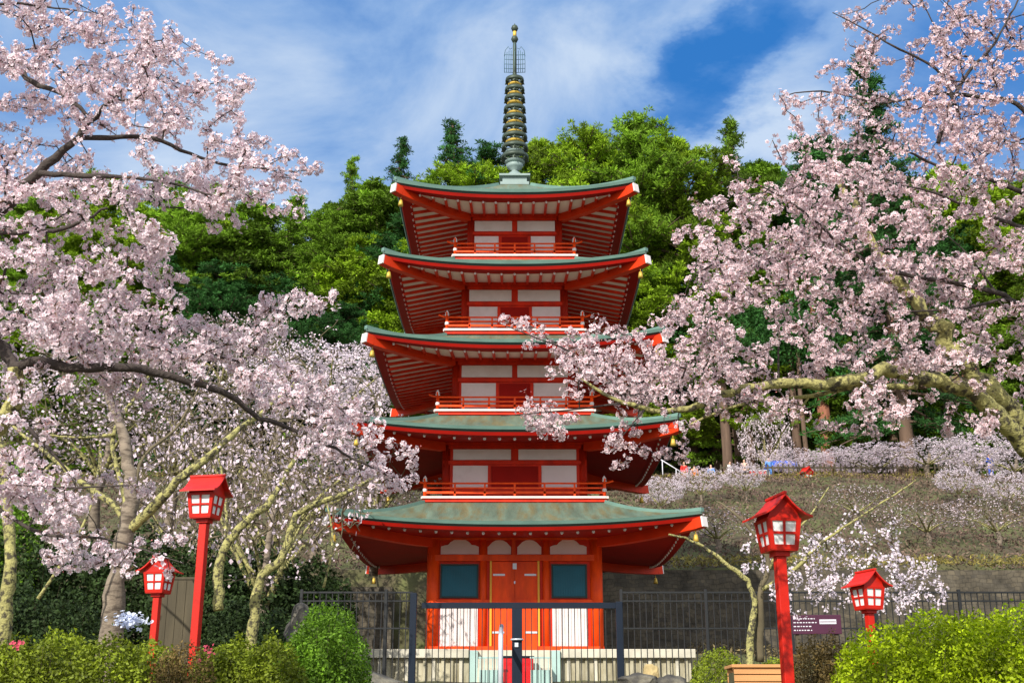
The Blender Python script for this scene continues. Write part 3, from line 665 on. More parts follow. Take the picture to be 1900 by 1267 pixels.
SKY = [(655, 296, 112, 6, 'slender pointed conifer on the ridge left of the top roof', .8), (742, 255, 116, 2, 'spiky dark conifer poking up beside the top roof left corner', .8), (848, 225, 112, 2, 'tall spiky conifer between the top roof corner and the finial', .95),
       (700, 352, 108, 0, 'green pine on the ridge just below the slender conifer', 1), (905, 285, 110, 7, 'dark pine just left of the finial', 1), (1010, 262, 108, 4, 'yellow green pine just right of the finial', 1.05), (1085, 250, 104, 4, 'bright feathery tree on the ridge right of the finial', 1),
       (1175, 226, 100, 0, 'tallest broad green tree on the ridge right of the finial', 1.0), (1262, 262, 100, 4, 'tall pine with bare trunk right of the upper roofs', 1.0), (1352, 222, 104, 6, 'pointed green conifer at the left edge of the right cherry blossom', 1.0), (1605, 105, 88, 2, 'tall dark conifer rising behind the right cherry blossom', 1.1),
       (560, 372, 118, 3, 'green tree on the ridge where the left blossom branch ends', 1), (480, 365, 116, 5, 'rounded tree at the ridge behind the left blossom branch', 1), (400, 350, 116, 1, 'yellow green tree on the ridge under the left blossom', 1), (620, 378, 120, 5, 'low rounded tree in the dip of the ridge', 1), (780, 345, 108, 1, 'bright green tree behind the top roof left corner', 1),
       (1440, 330, 104, 0, 'pine behind the pink spray of the right cherry', 1), (1520, 250, 96, 7, 'dark pine showing through the right cherry crown', 1), (1690, 330, 104, 5, 'green tree behind the trunk of the right cherry', 1), (300, 330, 118, 0, 'pine behind the lower left blossom limb', 1), (190, 330, 112, 4, 'yellow green pine behind the thick left limb', 1),
       (80, 350, 112, 5, 'green tree behind the densest left blossom', 1), (1800, 420, 106, 3, 'pine behind the far right blossom', 1), (1120, 265, 112, 0, 'pine between the two rounded ridge trees', 1), (950, 318, 116, 5, 'green tree directly behind the finial', 1), (1215, 300, 108, 7, 'dark pine behind the tall bare trunk pine', 1)]
for px_, py_, Y, vi, lab, spd in SKY:
    p_ = at(px_, py_, Y); forest_tree(vi, p_.x, Y, p_.z, lab, FG, spread=spd*(.86 if px_ > 950 else 1))
# body of the forest: rows down the slope
MARK = [(-80, 'beyond the left edge of the photo'), (20, 'behind the densest left edge blossom'), (90, 'behind the start of the thick left limb'), (160, 'behind the forking left limb'), (235, 'behind the upright left blossom sprig'), (310, 'above the bend of the lowest left limb'), (380, 'over the left lantern'),
        (450, 'in the darkest hollow of the forest'), (520, 'over the upturned blossom tip'), (585, 'under the tip of the upper left branch'), (650, 'under the slender ridge conifer'), (710, 'touching the left ends of the upper roofs'), (780, 'behind the left half of the top roof'), (850, 'behind the left upper panels'), (920, 'behind the finial base'), (990, 'behind the right upper panels'), (1060, 'behind the right half of the top roof'), (1130, 'behind the right ends of the upper roofs'),
        (1195, 'touching the right ends of the upper roofs'), (1265, 'over the tip of the right blossom'), (1335, 'above the dark straight trunks'), (1405, 'over the tall right lantern'), (1480, 'above the reddish trunk'), (1550, 'behind the middle of the right crown'), (1620, 'over the small right lantern'), (1690, 'behind the slanting lichened limb'), (1760, 'behind the fork of the right cherry'), (1830, 'behind the thick end of the right limb'), (1900, 'at the right edge of the photo'), (1970, 'beyond the right edge of the photo')]
ROWN = ['highest', 'upper middle', 'lower middle', 'lowest']
seen_l = {}
def slope_label(px, row, vi):
    mk = min(MARK, key=lambda m: abs(m[0]-px))[1]; kind = {'pine': 'pine', 'low': 'low pine', 'round': 'rounded tree', 'cedar': 'cedar'}[VS[vi][0]]
    l = f'{ROWN[row]} {kind} of the slope {mk}'
    if l in seen_l: l = f'{kind} just right of the {ROWN[row]} {kind} {mk}'
    seen_l[l] = 1; return l
for row, (Y, yl, yr) in enumerate(((106, 420, 330), (101, 480, 400), (97, 545, 470), (93.5, 600, 600))):
    px_ = -80+row*37
    while px_ < 1980:
        top = (yl if px_ < 700 else yr)+random.uniform(-35, 35)
        if not (760 < px_ < 1130 and row > 1):
            Y2 = Y+random.uniform(-2, 2); p_ = at(px_, top, Y2)
            if (row == 3 and 1150 < px_ < 1560) or (row < 3 and 1190 < px_ < 1300): px_ += 100; continue
            side = 'left' if px_ < 900 else 'right'
            deep = row >= 2
            vi = random.choice([0, 1, 3, 5, 4, 2, 6, 7]) if not (300 < px_ < 520 and row > 0) else random.choice([2, 7, 2])
            forest_tree(vi, p_.x, Y2, p_.z, slope_label(px_, row, vi), 'forest slope trees '+side, cat='forest tree', spread=1.15)
        px_ += random.uniform(75, 105) if row < 3 else random.uniform(120, 170)
# straight trunks behind the upper path
for px_, wd_, ytop, m_, lab in ((1512, 24, 560, 'redtrunk', 'thick reddish cedar trunk behind the upper path'), (1335, 18, 600, 'trunk', 'dark straight trunk behind the upper path, nearest the pagoda roof corner'), (1378, 14, 600, 'trunk', 'thin dark trunk second from the pagoda behind the path'), (1462, 16, 600, 'trunk', 'dark trunk just left of the reddish cedar trunk'), (1415, 9, 620, 'trunk', 'thinnest dark trunk between two thicker ones behind the path'), (1480, 9, 640, 'trunk', 'slim dark trunk touching the reddish cedar trunk'), (1640, 12, 620, 'trunk', 'dark trunk behind the right cherry limb')):
    Y = 93+random.uniform(-1, 1); p_ = at(px_, ytop, Y); zg = float(hgt(p_.x, Y)); r = empty('cedar_tree', (p_.x, Y, zg), label=lab, cat='cedar tree', group='straight trunks behind the path')
    H = p_.z-zg; rad = wd_/2/F*Y*1.05
    MB().tube([(0, 0, -1), (.05, 0, H*.3), (-.1, 0, H*.7), (0, 0, H)], [rad*1.2, rad, rad*.9, rad*.8], 10).build('trunk', M[m_], r)
    rng = np.random.default_rng(int(px_)); C = []
    for i in range(26):
        c_ = np.array([rng.normal()*1.9, rng.normal()*1.5, H*rng.uniform(.72, 1.1)]); q = rng.normal(size=(240, 3))*np.array([.9, .8, .2]); C.append(c_+q)
    C = np.concatenate(C); np_mesh('crown', leaf_quads(C, .24, rng, np.array([0, 0, 1.]), .35, .4), 4, M['cedar'], {'tint': tint(rng, len(C))}, parent=r)
# undergrowth on the hill
rng = np.random.default_rng(77)
n = 26000; X = rng.uniform(-75, 75, n); Y = 95+rng.uniform(0, 1, n)**1.2*45; Z = hgt(X, Y)+rng.uniform(0, 1.1, n)
tag(np_mesh('undergrowth', leaf_quads(np.stack([X, Y, Z], 1), .6, rng, np.array([0, 0, 1.]), .3), 4, mat('hill_undergrowth', (.07, .085, .022), .9, .4, .2, attr='tint', attr_amt=.5), {'tint': tint(rng, n)}), kind='stuff', label='dark undergrowth covering the forest floor behind the path', cat='undergrowth')

# ---------------------------------------------------------------- embankment scrub and grass
n = 60000; X = rng.uniform(-32, 34, n); Y = rng.uniform(51, 76, n); Z = hgt(X, Y)+rng.uniform(0, .5, n)**1.3
tag(np_mesh('bank_scrub', leaf_quads(np.stack([X, Y, Z], 1), .20, rng, aspect=.35), 4, M['scrub'], {'tint': tint(rng, n)}), kind='stuff', label='brown pinkish scrub covering the embankment below the path', cat='scrub')
n = 16000; X = rng.uniform(-30, 30, n); k_ = rng.uniform(0, 1, n) < .5
Y = np.where(k_, rng.uniform(50.1, 52.3, n), rng.uniform(74.5, 78, n)); Z = np.where(k_, np.maximum(hgt(X, Y), 6.6), hgt(X, Y))+rng.uniform(0, .35, n)
sel = ~(k_ & (X < 3)); tag(np_mesh('dry_grass', leaf_quads(np.stack([X, Y, Z], 1)[sel], .2, rng, aspect=.3), 4, M['grassy'], {'tint': tint(rng, int(sel.sum()))}), kind='stuff', label='dry yellow grass along the top of the wall and bank', cat='grass')
n = 30000; X = rng.uniform(-16, 16, n); Y = rng.uniform(30.5, 49.5, n); sel = ~((np.abs(X) < 5.6) & (Y > 28)); Z = hgt(X, Y)+rng.uniform(0, .45, n)
tag(np_mesh('ground_cover', leaf_quads(np.stack([X, Y, Z], 1)[sel], .14, rng, aspect=.35), 4, mat('dry_ground_cover', (.13, .10, .045), .9, .4, .5, attr='tint', attr_amt=.6), {'tint': tint(rng, int(sel.sum()))}), kind='stuff', label='dry brown plants on the ground beside the pagoda', cat='ground cover')

# ---------------------------------------------------------------- cherry trees
def flowers(P, Nrm, s, rng, np_=5):
    """P (n,3) flower centres, Nrm outward; returns verts and the rad attribute"""
    n = len(P); N = unit(Nrm); T = unit(np.cross(N, rng.normal(size=(n, 3)))); B = np.cross(N, T)
    s = (s*rng.uniform(.8, 1.2, n))[:, None, None]
    ph = rng.uniform(0, 6.28, n); out_ = np.zeros((n, np_, 4, 3))
    cup = rng.uniform(.05, .75, n)[:, None, None]
    for k in range(np_):
        a = ph+k*2*math.pi/np_
        D = (T*np.cos(a)[:, None]+B*np.sin(a)[:, None]); E = np.cross(N, D)
        base = P+D*(s[:, 0]*.06)
        out_[:, k, 0] = base
        out_[:, k, 1] = P+D*s[:, 0]*.62+E*s[:, 0]*.40+N*s[:, 0]*.45*cup[:, 0]
        out_[:, k, 2] = P+D*s[:, 0]*1.0+N*s[:, 0]*.75*cup[:, 0]
        out_[:, k, 3] = P+D*s[:, 0]*.62-E*s[:, 0]*.40+N*s[:, 0]*.45*cup[:, 0]
    rad = np.tile(np.array([0, .85, 1, .85]), n*np_)
    return out_.reshape(-1, 3), rad
def resample(pts, step):
    pts = np.array(pts, float); d = np.r_[0, np.cumsum(np.linalg.norm(np.diff(pts, axis=0), axis=1))]
    # Catmull-Rom through the control points
    n = max(2, int(d[-1]/step)); t = np.linspace(0, d[-1], n)
    out_ = []
    for x in t:
        i = min(np.searchsorted(d, x, side='right')-1, len(pts)-2); u = (x-d[i])/max(d[i+1]-d[i], 1e-9)
        p0 = pts[max(i-1, 0)]; p1 = pts[i]; p2 = pts[i+1]; p3 = pts[min(i+2, len(pts)-1)]
        out_.append(.5*((2*p1)+(-p0+p2)*u+(2*p0-5*p1+4*p2-p3)*u*u+(-p0+3*p1-3*p2+p3)*u**3))
    return np.array(out_)
def cherry(base, limbs, targets, label, group, seed, petal, fs, nf, pr, step, puff_gap, r0=.0028, twigmat='bark', spread_len=.35, extra_bare=0, cat='cherry tree', flat=False, jit=.18, minlen=0):
    """limbs: (points, r_start, r_end, material); targets (n,3[,extra]) places the blossom reaches"""
    rng = np.random.default_rng(seed); root = empty('cherry_tree', base, label=label, cat=cat, group=group); base = np.array(base, float)
    pos = []; par = []; limb_r = []
    for k, (pts, ra, rb, mk) in enumerate(limbs):
        q = resample([base*0+np.array(p) for p in pts], step); n = len(q); rr_ = np.linspace(ra, rb, n)
        q += rng.normal(size=q.shape)*ra*.10
        knob = rr_*(1+rng.normal(size=n)*.07)
        MB().tube(q-base, knob, 12 if ra > .04 else 8).build('trunk' if k == 0 else 'limb', M[mk], root)
        for i in range(n): pos.append(q[i]); par.append(-1 if i == 0 else len(pos)-2); limb_r.append(rr_[i])
    nl = len(pos)
    cap = nl+len(targets)*40
    A = np.zeros((cap, 3)); A[:nl] = pos; par = list(par)
    d0 = np.array([np.min(np.sum((A[:nl]-t)**2, 1)) for t in targets]) if len(targets) else np.zeros(0)
    cnt = nl; puffs = []; pufd = []
    for ti in np.argsort(d0):
        t = targets[ti]; dd = np.sum((A[:cnt]-t)**2, 1); j = int(np.argmin(dd)); L = math.sqrt(dd[j])
        if L < minlen: continue
        n = max(1, int(L/step)); a = A[j].copy(); side = rng.normal(size=3)*jit*L; side[2] -= .12*L
        last = j; path = []
        for i in range(1, n+1):
            u = i/n; p = a*(1-u)+t*u+side*u*(1-u)+rng.normal(size=3)*step*.10*(i < n)
            if cnt >= cap: break
            A[cnt] = p; par.append(last); last = cnt; cnt += 1; path.append(p)
        back = 0
        for i in range(len(path)-1, -1, -1):
            puffs.append(path[i]); back += step
            if back > spread_len: break
    A = A[:cnt]; par = np.array(par)
    c = np.zeros(cnt)
    ch = [[] for _ in range(cnt)]
    for i in range(nl, cnt): ch[par[i]].append(i)
    w = np.zeros(cnt)
    for i in range(cnt-1, nl-1, -1):
        w[i] = max(w[i], 1); w[par[i]] += w[i]
    rad = r0*np.power(np.maximum(w, 1), .40)
    tw = MB()
    start = [(j, i) for j in range(nl) for i in ch[j]]
    while start:
        j, i = start.pop(); ids = [j, i]
        while ch[i]:
            k_ = max(ch[i], key=lambda q: w[q])
            for q in ch[i]:
                if q != k_: start.append((i, q))
            ids.append(k_); i = k_
        rs = [rad[q] if q >= nl else min(rad[ids[1]]*1.15, limb_r[q]*.8) for q in ids]
        rs = [min(r_, rs[0]*1.01) for r_ in rs]
        tw.tube(A[ids]-base, rs, 5 if rs[0] > .004 else 4, caps=False)
    if tw.v: tw.build('twigs', M[twigmat], root)
    if len(puffs):
        P = np.array(puffs)-base
        if puff_gap > 0:      # thin out puffs that sit on the same spot
            key = np.unique(np.round(P/puff_gap).astype(int), axis=0, return_index=True)[1]; P = P[key]
        n = len(P); reps = rng.poisson(nf, n)+1; Q = np.repeat(P, reps, 0); m = len(Q)
        D = unit(rng.normal(size=(m, 3))); rr_ = np.repeat(rng.uniform(.65, 1.25, n), reps)*pr
        C = Q+D*(rr_*rng.uniform(.55, 1, m))[:, None]
        tn = np.clip(np.repeat(rng.uniform(.2, .8, n), reps)+rng.normal(size=m)*.15, 0, 1)
        if flat:
            V = leaf_quads(C, fs*2, rng, aspect=.8); np_mesh('blossom', V, 4, M[petal], {'tint': np.repeat(tn, 4)}, parent=root)
        else:
            pk = rng.uniform(size=m) < .55; a_, b_ = Q[pk], C[pk]; dv = unit(b_-a_); sv = unit(np.cross(dv, rng.normal(size=dv.shape)))*.0016
            np_mesh('flower_stalks', np.stack([a_-sv, a_+sv, b_+sv*.8, b_-sv*.8], 1), 4, M['stalk'], parent=root)
            nb_ = rng.integers(0, n, int(n*2.2)); bp = P[nb_]+unit(rng.normal(size=(len(nb_), 3)))*pr*rng.uniform(.6, 1.25, (len(nb_), 1))
            np_mesh('buds', leaf_quads(bp, .011, rng, aspect=.7), 4, M['bud'], parent=root)
            V, ra_ = flowers(C, D+rng.normal(size=(m, 3))*.35, fs, rng); np_mesh('blossom', V, 4, M[petal], {'tint': np.repeat(tn, 20), 'rad': ra_}, parent=root)
    return root
def from_map(rows, x0, cell, y0, dens, Yf, rng, jitter=1.0, clump=1):
    T = []
    for r_, line in enumerate(rows):
        for c_, ch_ in enumerate(line):
            d = 0 if ch_ in '.0' else int(ch_)
            m = rng.poisson(d*dens/clump)
            for _ in range(m):
                px = x0+(c_+rng.uniform(0, 1))*cell; py = y0+(r_+rng.uniform(0, 1))*cell
                q = np.array(at(px, py, Yf(px, py)+rng.uniform(-.75, 1.25)*jitter))
                if clump == 1: T.append(q); continue
                ax_ = rng.normal(size=3)*np.array([1, 1, .35]); ax_ /= np.linalg.norm(ax_)
                for k_ in range(rng.integers(2, 2*clump)): T.append(q+ax_*(k_-clump*.5)*.085+rng.normal(size=3)*.03)
    return np.array(T)
def PT(*a): return [tuple(at(*p)) for p in a]

# --- near left cherry: trunk outside the frame, limbs reach in
ra = np.random.default_rng(5)
MA = ["853210000000000",
      "863365100000000",
      "995877740000000",
      "556778885000000",
      "862378794000000",
      "877313599840000",
      "998755489873000",
      "998887775210000",
      "998520100000000",
      "996234420000000",
      "998616100000000",
      "999625400042000",
      "999877964440000",
      "547777776430000",
      "222222112345510",
      "110000000002760",
      "500000000000462",
      "211110000000036",
      "887630000000000",
      "431100000000000",
      "010331200000000"]
TA = from_map(MA, 0, 50, 0, 1.4, lambda px, py: 8.1 if py < 500 else 7.9+.0012*px, ra, .95, clump=4)
# overscan so that the crown does not stop at the picture's edge
ex = []
for _ in range(340):
    px, py = ra.uniform(-420, 0), ra.uniform(-260, 760); ex.append(at(px, py, ra.uniform(7.0, 9.6)))
for _ in range(60): ex.append(at(ra.uniform(-200, 90), ra.uniform(-200, 0), ra.uniform(7.2, 9.2)))
TA = np.concatenate([TA, np.array(ex)])
bA = at(-330, 1400, 8.6); zA = float(hgt(bA.x, 8.6))
crA = cherry((bA.x, 8.6, zA), [
    ([(bA.x, 8.6, zA-.2), (bA.x+.1, 8.6, zA+1.0), *PT((-300, 1000, 8.5), (-260, 760, 8.4), (-230, 480, 8.3), (-200, 200, 8.3), (-160, -60, 8.3))], .26, .09, 'lichen'),
    (PT((-262, 700, 8.4), (-150, 560, 8.3), (-40, 430, 8.2), (20, 372, 8.1), (62, 328, 8.05), (135, 262, 8.0), (172, 222, 7.95), (212, 182, 7.9), (228, 165, 7.9)), .085, .012, 'bark'),
    (PT((150, 256, 8.0), (200, 255, 8.1), (285, 257, 8.2), (350, 285, 8.3), (430, 309, 8.4), (500, 314, 8.5), (560, 338, 8.5)), .022, .005, 'bark'),
    (PT((-230, 420, 8.3), (-100, 180, 8.2), (0, 113, 8.1), (60, 152, 8.0), (118, 178, 7.9), (170, 222, 7.9)), .05, .012, 'bark'),
    (PT((75, 322, 8.0), (140, 325, 7.9), (210, 328, 7.8), (300, 336, 7.75), (405, 366, 7.7)), .022, .006, 'bark'),
    (PT((-250, 600, 8.4), (-60, 450, 8.0), (42, 431, 7.8), (120, 424, 7.7), (200, 385, 7.6)), .04, .009, 'bark'),
    (PT((-260, 560, 8.3), (-100, 590, 8.2), (0, 640, 8.1), (28, 682, 8.0), (70, 672, 8.0), (140, 682, 7.95), (235, 682, 8.0), (285, 690, 8.1), (345, 706, 8.2), (430, 735, 8.4), (470, 768, 8.5), (560, 803, 8.6), (640, 842, 8.7), (700, 872, 8.7)), .062, .006, 'bark'),
    (PT((28, 684, 8.0), (26, 745, 8.05), (0, 790, 8.1), (-60, 880, 8.3), (-200, 1010, 8.5)), .055, .065, 'lichen'),
    (PT((22, 770, 8.05), (60, 800, 8.0), (105, 850, 8.0), (140, 890, 8.0)), .018, .005, 'bark'),
    (PT((-10, 560, 8.1), (10, 500, 8.0), (14, 470, 7.9)), .018, .006, 'bark'),
    (PT((-150, 960, 8.2), (0, 905, 7.8), (110, 905, 7.6), (240, 900, 7.5)), .020, .004, 'bark'),
    (PT((-10, 940, 8.0), (80, 990, 7.8), (200, 1000, 7.7), (340, 1045, 7.6)), .014, .003, 'bark'),
    (PT((-220, 300, 8.3), (-120, 40, 8.3), (0, 8, 8.2), (100, 15, 8.2), (185, 26, 8.2)), .03, .004, 'bark'),
    ], TA, 'big pale blossoming cherry reaching in from the left edge with dark limbs', 'blossoming cherry trees', 31, 'petal', .0175, 17, .054, .07, .052, r0=.0030, spread_len=.17)

# --- near right cherry
rb = np.random.default_rng(9)
MBp = ["00000000000003223446",
       "00000000000001334557",
       "00000000000021355667",
       "00000000000356666656",
       "00000000000156676656",
       "00000000001444675445",
       "00000000013677667455",
       "00000000577787878665",
       "00000001788888888887",
       "00000000388878888876",
       "00000003788766766756",
       "10000017887887756666",
       "13543578888767776567",
       "00367999999788866465",
       "00025898765655533344",
       "24410154311122332233",
       "00002541100000000000"]
TB = from_map(MBp, 900, 50, 0, 1.5, lambda px, py: 8.9+.0009*(px-900), rb, 1.25, clump=3)
ex = []
for _ in range(460):
    px, py = rb.uniform(1900, 2350), rb.uniform(-300, 800); ex.append(at(px, py, rb.uniform(8.6, 11.5)))
for _ in range(60): ex.append(at(rb.uniform(1650, 2000), rb.uniform(-220, 0), rb.uniform(8.6, 11)))
TB = np.concatenate([TB, np.array(ex)])
bB = at(2070, 1330, 10.6); zB = float(hgt(bB.x, 10.6))
crB = cherry((bB.x, 10.6, zB), [
    ([(bB.x, 10.6, zB-.2), *PT((2040, 1120, 10.5), (1975, 930, 10.4), (1890, 790, 10.2), (1805, 692, 10.0), (1722, 592, 9.9), (1660, 520, 9.9), (1600, 430, 9.9), (1560, 330, 9.9))], .22, .02, 'lichen'),
    (PT((1905, 835, 10.2), (1850, 770, 10.0), (1790, 722, 9.8), (1700, 700, 9.6), (1640, 685, 9.5), (1590, 705, 9.4), (1520, 714, 9.3), (1450, 711, 9.2), (1350, 730, 9.1), (1260, 762, 9.0), (1150, 745, 8.9), (1080, 700, 8.8)), .085, .010, 'lichen'),
    (PT((1700, 718, 9.6), (1600, 716, 9.5), (1500, 735, 9.4), (1400, 745, 9.3), (1330, 765, 9.3), (1275, 790, 9.3)), .026, .008, 'lichen'),
    (PT((2000, 930, 10.5), (2020, 700, 10.6), (2010, 520, 10.5), (1980, 300, 10.4), (1950, 80, 10.3), (1930, -80, 10.3)), .13, .05, 'bark'),
    (PT((2012, 620, 10.5), (1960, 585, 10.2), (1900, 572, 10.0), (1847, 541, 9.9), (1740, 520, 9.8), (1648, 502, 9.7), (1564, 457, 9.6), (1500, 399, 9.5), (1432, 355, 9.4), (1370, 330, 9.4)), .035, .005, 'bark'),
    (PT((2000, 480, 10.4), (1950, 440, 10.2), (1890, 420, 10.1), (1790, 382, 10.0), (1726, 355, 9.9), (1640, 340, 9.8)), .028, .006, 'bark'),
    (PT((1990, 420, 10.4), (1900, 359, 10.1), (1815, 327, 10.0), (1744, 309, 9.9), (1690, 284, 9.8), (1610, 250, 9.7)), .028, .006, 'bark'),
    (PT((1985, 330, 10.4), (1893, 199, 10.2), (1815, 181, 10.1), (1740, 174, 10.0), (1640, 190, 9.9), (1530, 170, 9.8), (1465, 175, 9.8)), .03, .005, 'bark'),
    (PT((1740, 266, 9.9), (1762, 199, 9.9), (1800, 130, 10.0), (1835, 95, 10.0), (1865, 46, 10.1), (1900, -20, 10.2)), .022, .006, 'bark'),
    (PT((1780, 215, 10.0), (1748, 142, 9.9), (1715, 114, 9.9), (1655, 85, 9.8), (1602, 53, 9.8), (1545, 24, 9.8)), .018, .004, 'bark'),
    (PT((1900, 572, 10.0), (1865, 555, 9.9), (1794, 572, 9.8), (1714, 577, 9.7), (1657, 577, 9.6)), .016, .005, 'bark'),
    (PT((1847, 541, 9.9), (1798, 475, 9.9), (1760, 440, 9.8)), .012, .004, 'bark'),
    (PT((1150, 748, 8.9), (1060, 760, 8.8), (930, 772, 8.7)), .008, .0025, 'bark'),
    (PT((1080, 702, 8.8), (1060, 655, 8.8), (990, 625, 8.7), (925, 600, 8.7)), .010, .0025, 'bark'),
    (PT((1445, 712, 9.2), (1444, 650, 9.2), (1442, 590, 9.2), (1400, 540, 9.2)), .010, .004, 'bark'),
    (PT((1200, 755, 8.95), (1170, 790, 8.9), (1140, 825, 8.9)), .007, .003, 'bark'),
    (PT((1500, 738, 9.4), (1460, 790, 9.5), (1425, 850, 9.6)), .010, .003, 'lichen'),
    ], TB, 'pink blossoming cherry on the right with a thick yellow lichened limb slanting up left', 'blossoming cherry trees', 32, 'petal2', .0185, 12, .054, .075, .058, r0=.0032, spread_len=.20)

# --- middle cherries seen in detail
def mid(limbs, mapd, label, seed, petal='petal3', fs=.03, nf=7, pr=.11, step=.16, extra=0, dens=.8, Y=20, jitter=2, base=None, r0=.006, twig='twig', flat=True, bare=None, lim_mat='lichen', gap=0, sl=.35):
    rng_ = np.random.default_rng(seed); T = np.zeros((0, 3))
    rows, x0, y0, cell = mapd
    T = from_map(rows, x0, cell, y0, dens, lambda px, py: Y, rng_, jitter)
    return cherry(base, limbs, T, label, 'middle distance cherry trees', seed, petal, fs, nf, pr, step, gap, r0=r0, twigmat=twig, flat=flat, spread_len=sl, jit=.3)
def gp(px, py, Y):      # ground point under a pixel column at distance Y
    p = at(px, py, Y); return (p.x, Y, float(hgt(p.x, Y)))
g = gp(205, 1160, 20)
mid([([(g[0], g[1], g[2]-.2), *PT((212, 1120, 20), (228, 1030, 20), (236, 965, 20), (243, 900, 20.1), (225, 790, 20.3), (190, 700, 20.6), (175, 640, 20.8))], .23, .03, 'palebark'),
     (PT((236, 985, 20), (262, 962, 19.9), (300, 925, 19.8), (345, 880, 19.7), (402, 835, 19.8), (440, 800, 20), (480, 770, 20.3), (560, 700, 20.8)), .095, .02, 'lichen'),
     (PT((235, 975, 20), (215, 940, 20.1), (165, 905, 20.3), (110, 860, 20.4), (60, 820, 20.6), (10, 780, 21)), .06, .02, 'lichen'),
     (PT((240, 950, 20), (215, 860, 20.3), (212, 800, 20.5), (255, 730, 20.8), (300, 660, 21)), .055, .02, 'lichen'),
     (PT((248, 930, 20), (265, 850, 20.2), (330, 790, 20.5), (380, 700, 20.8), (420, 640, 21)), .035, .01, 'twig'),
     (PT((215, 805, 20.4), (150, 812, 20.4), (80, 806, 20.5)), .03, .012, 'lichen'),
     (PT((70, 1110, 19), (105, 1060, 19), (140, 1000, 19.1), (170, 935, 19.3), (185, 850, 19.6)), .03, .012, 'lichen')],
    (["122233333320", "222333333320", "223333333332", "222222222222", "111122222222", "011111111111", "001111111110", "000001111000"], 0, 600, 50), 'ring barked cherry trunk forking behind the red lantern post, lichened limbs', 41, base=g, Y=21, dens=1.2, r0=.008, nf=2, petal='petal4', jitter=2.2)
g = gp(470, 1130, 22)
mid([([(g[0], g[1], g[2]-.2), *PT((478, 1090, 22), (520, 1040, 22), (540, 985, 22), (550, 955, 22), (585, 935, 22), (640, 915, 22.1), (700, 880, 22.3))], .13, .03, 'lichen'),
     (PT((405, 1130, 22), (408, 1040, 22), (436, 990, 22), (470, 955, 22), (502, 930, 22.1), (540, 860, 22.5), (600, 780, 23)), .10, .02, 'lichen'),
     (PT((415, 1040, 22), (420, 960, 22.2), (415, 900, 22.4), (400, 820, 22.8)), .04, .015, 'lichen'),
     (PT((436, 1010, 22), (455, 1045, 22), (475, 1065, 22)), .04, .02, 'lichen'),
     (PT((600, 1090, 23), (616, 1020, 23), (612, 960, 23.2), (590, 880, 23.5)), .025, .01, 'lichen')],
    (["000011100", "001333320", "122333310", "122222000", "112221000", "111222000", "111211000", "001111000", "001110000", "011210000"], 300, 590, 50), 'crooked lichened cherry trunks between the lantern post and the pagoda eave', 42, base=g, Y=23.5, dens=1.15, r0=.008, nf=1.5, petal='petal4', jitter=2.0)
g = gp(12, 1180, 15)
mid([([(g[0], g[1], g[2]-.2), *PT((8, 1160, 15), (18, 1050, 15), (14, 940, 15.1), (0, 830, 15.3), (-30, 700, 15.5))], .10, .05, 'lichen')], (["2", "2"], -50, 820, 50), 'pale lichened trunk standing at the far left edge', 43, base=g, Y=15.5, dens=.8, r0=.004)
g = gp(1392, 1235, 21)
mid([([(g[0], g[1], g[2]-.2), *PT((1392, 1190, 21), (1400, 1120, 21), (1385, 1075, 21), (1340, 1040, 21), (1300, 1010, 21), (1240, 990, 20.8))], .085, .014, 'lichen'),
     (PT((1408, 1225, 21.2), (1410, 1150, 21.1), (1412, 1095, 21), (1425, 1040, 21), (1400, 990, 21), (1365, 955, 21), (1330, 930, 21.1)), .08, .012, 'twig'),
     (PT((1412, 1095, 21), (1470, 1060, 20.8), (1520, 1010, 20.6), (1570, 975, 20.5), (1640, 930, 20.4), (1700, 890, 20.3)), .04, .008, 'lichen'),
     (PT((1425, 1060, 21), (1450, 1010, 21), (1500, 960, 21.2), (1540, 900, 21.4)), .03, .008, 'lichen')],
    (["000000000000", "000000111100", "000122343200", "000125678863", "000026777684", "000001111351"], 1250, 900, 42), 'slim cherry with lilac blossom spray behind the right lantern post', 44, base=g, Y=20.8, dens=1.7, r0=.0045, nf=7, jitter=1.2, fs=.026, pr=.09, step=.11)

# --- background cherries: three built, then copied
def bg_cherry(seed, H, petal, nfl):
    rng_ = np.random.default_rng(seed); zc = H*.62
    T = []
    for _ in range(520):
        d_ = unit(rng_.normal(size=3))*rng_.uniform(.45, 1)**.6; T.append(d_*np.array([H*.55, H*.5, H*.27])+np.array([0, 0, zc]))
    limbs = [([(0, 0, -.4), (.1, 0, H*.18), (.0, .1, H*.33), (rng_.normal()*.3, 0, H*.6)], .16, .06, 'palebark')]
    for k_ in range(6):
        a_ = k_*1.05+rng_.normal()*.2; c_, s_ = math.cos(a_), math.sin(a_)
        limbs.append(([(.05, .05, H*.26), (c_*H*.14, s_*H*.12, H*.42), (c_*H*.32, s_*H*.28, H*(.58+.08*rng_.normal()))], .07, .015, 'lichen'))
    return cherry((0, 0, 0), limbs, np.array(T), 'x', 'background cherry trees', seed, petal, .05, nfl, .17, .28, .0, r0=.009, twigmat='twig', flat=True, spread_len=.6, jit=.3)
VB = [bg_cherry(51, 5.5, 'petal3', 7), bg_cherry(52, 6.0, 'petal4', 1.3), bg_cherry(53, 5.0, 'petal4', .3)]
first = [True]*3
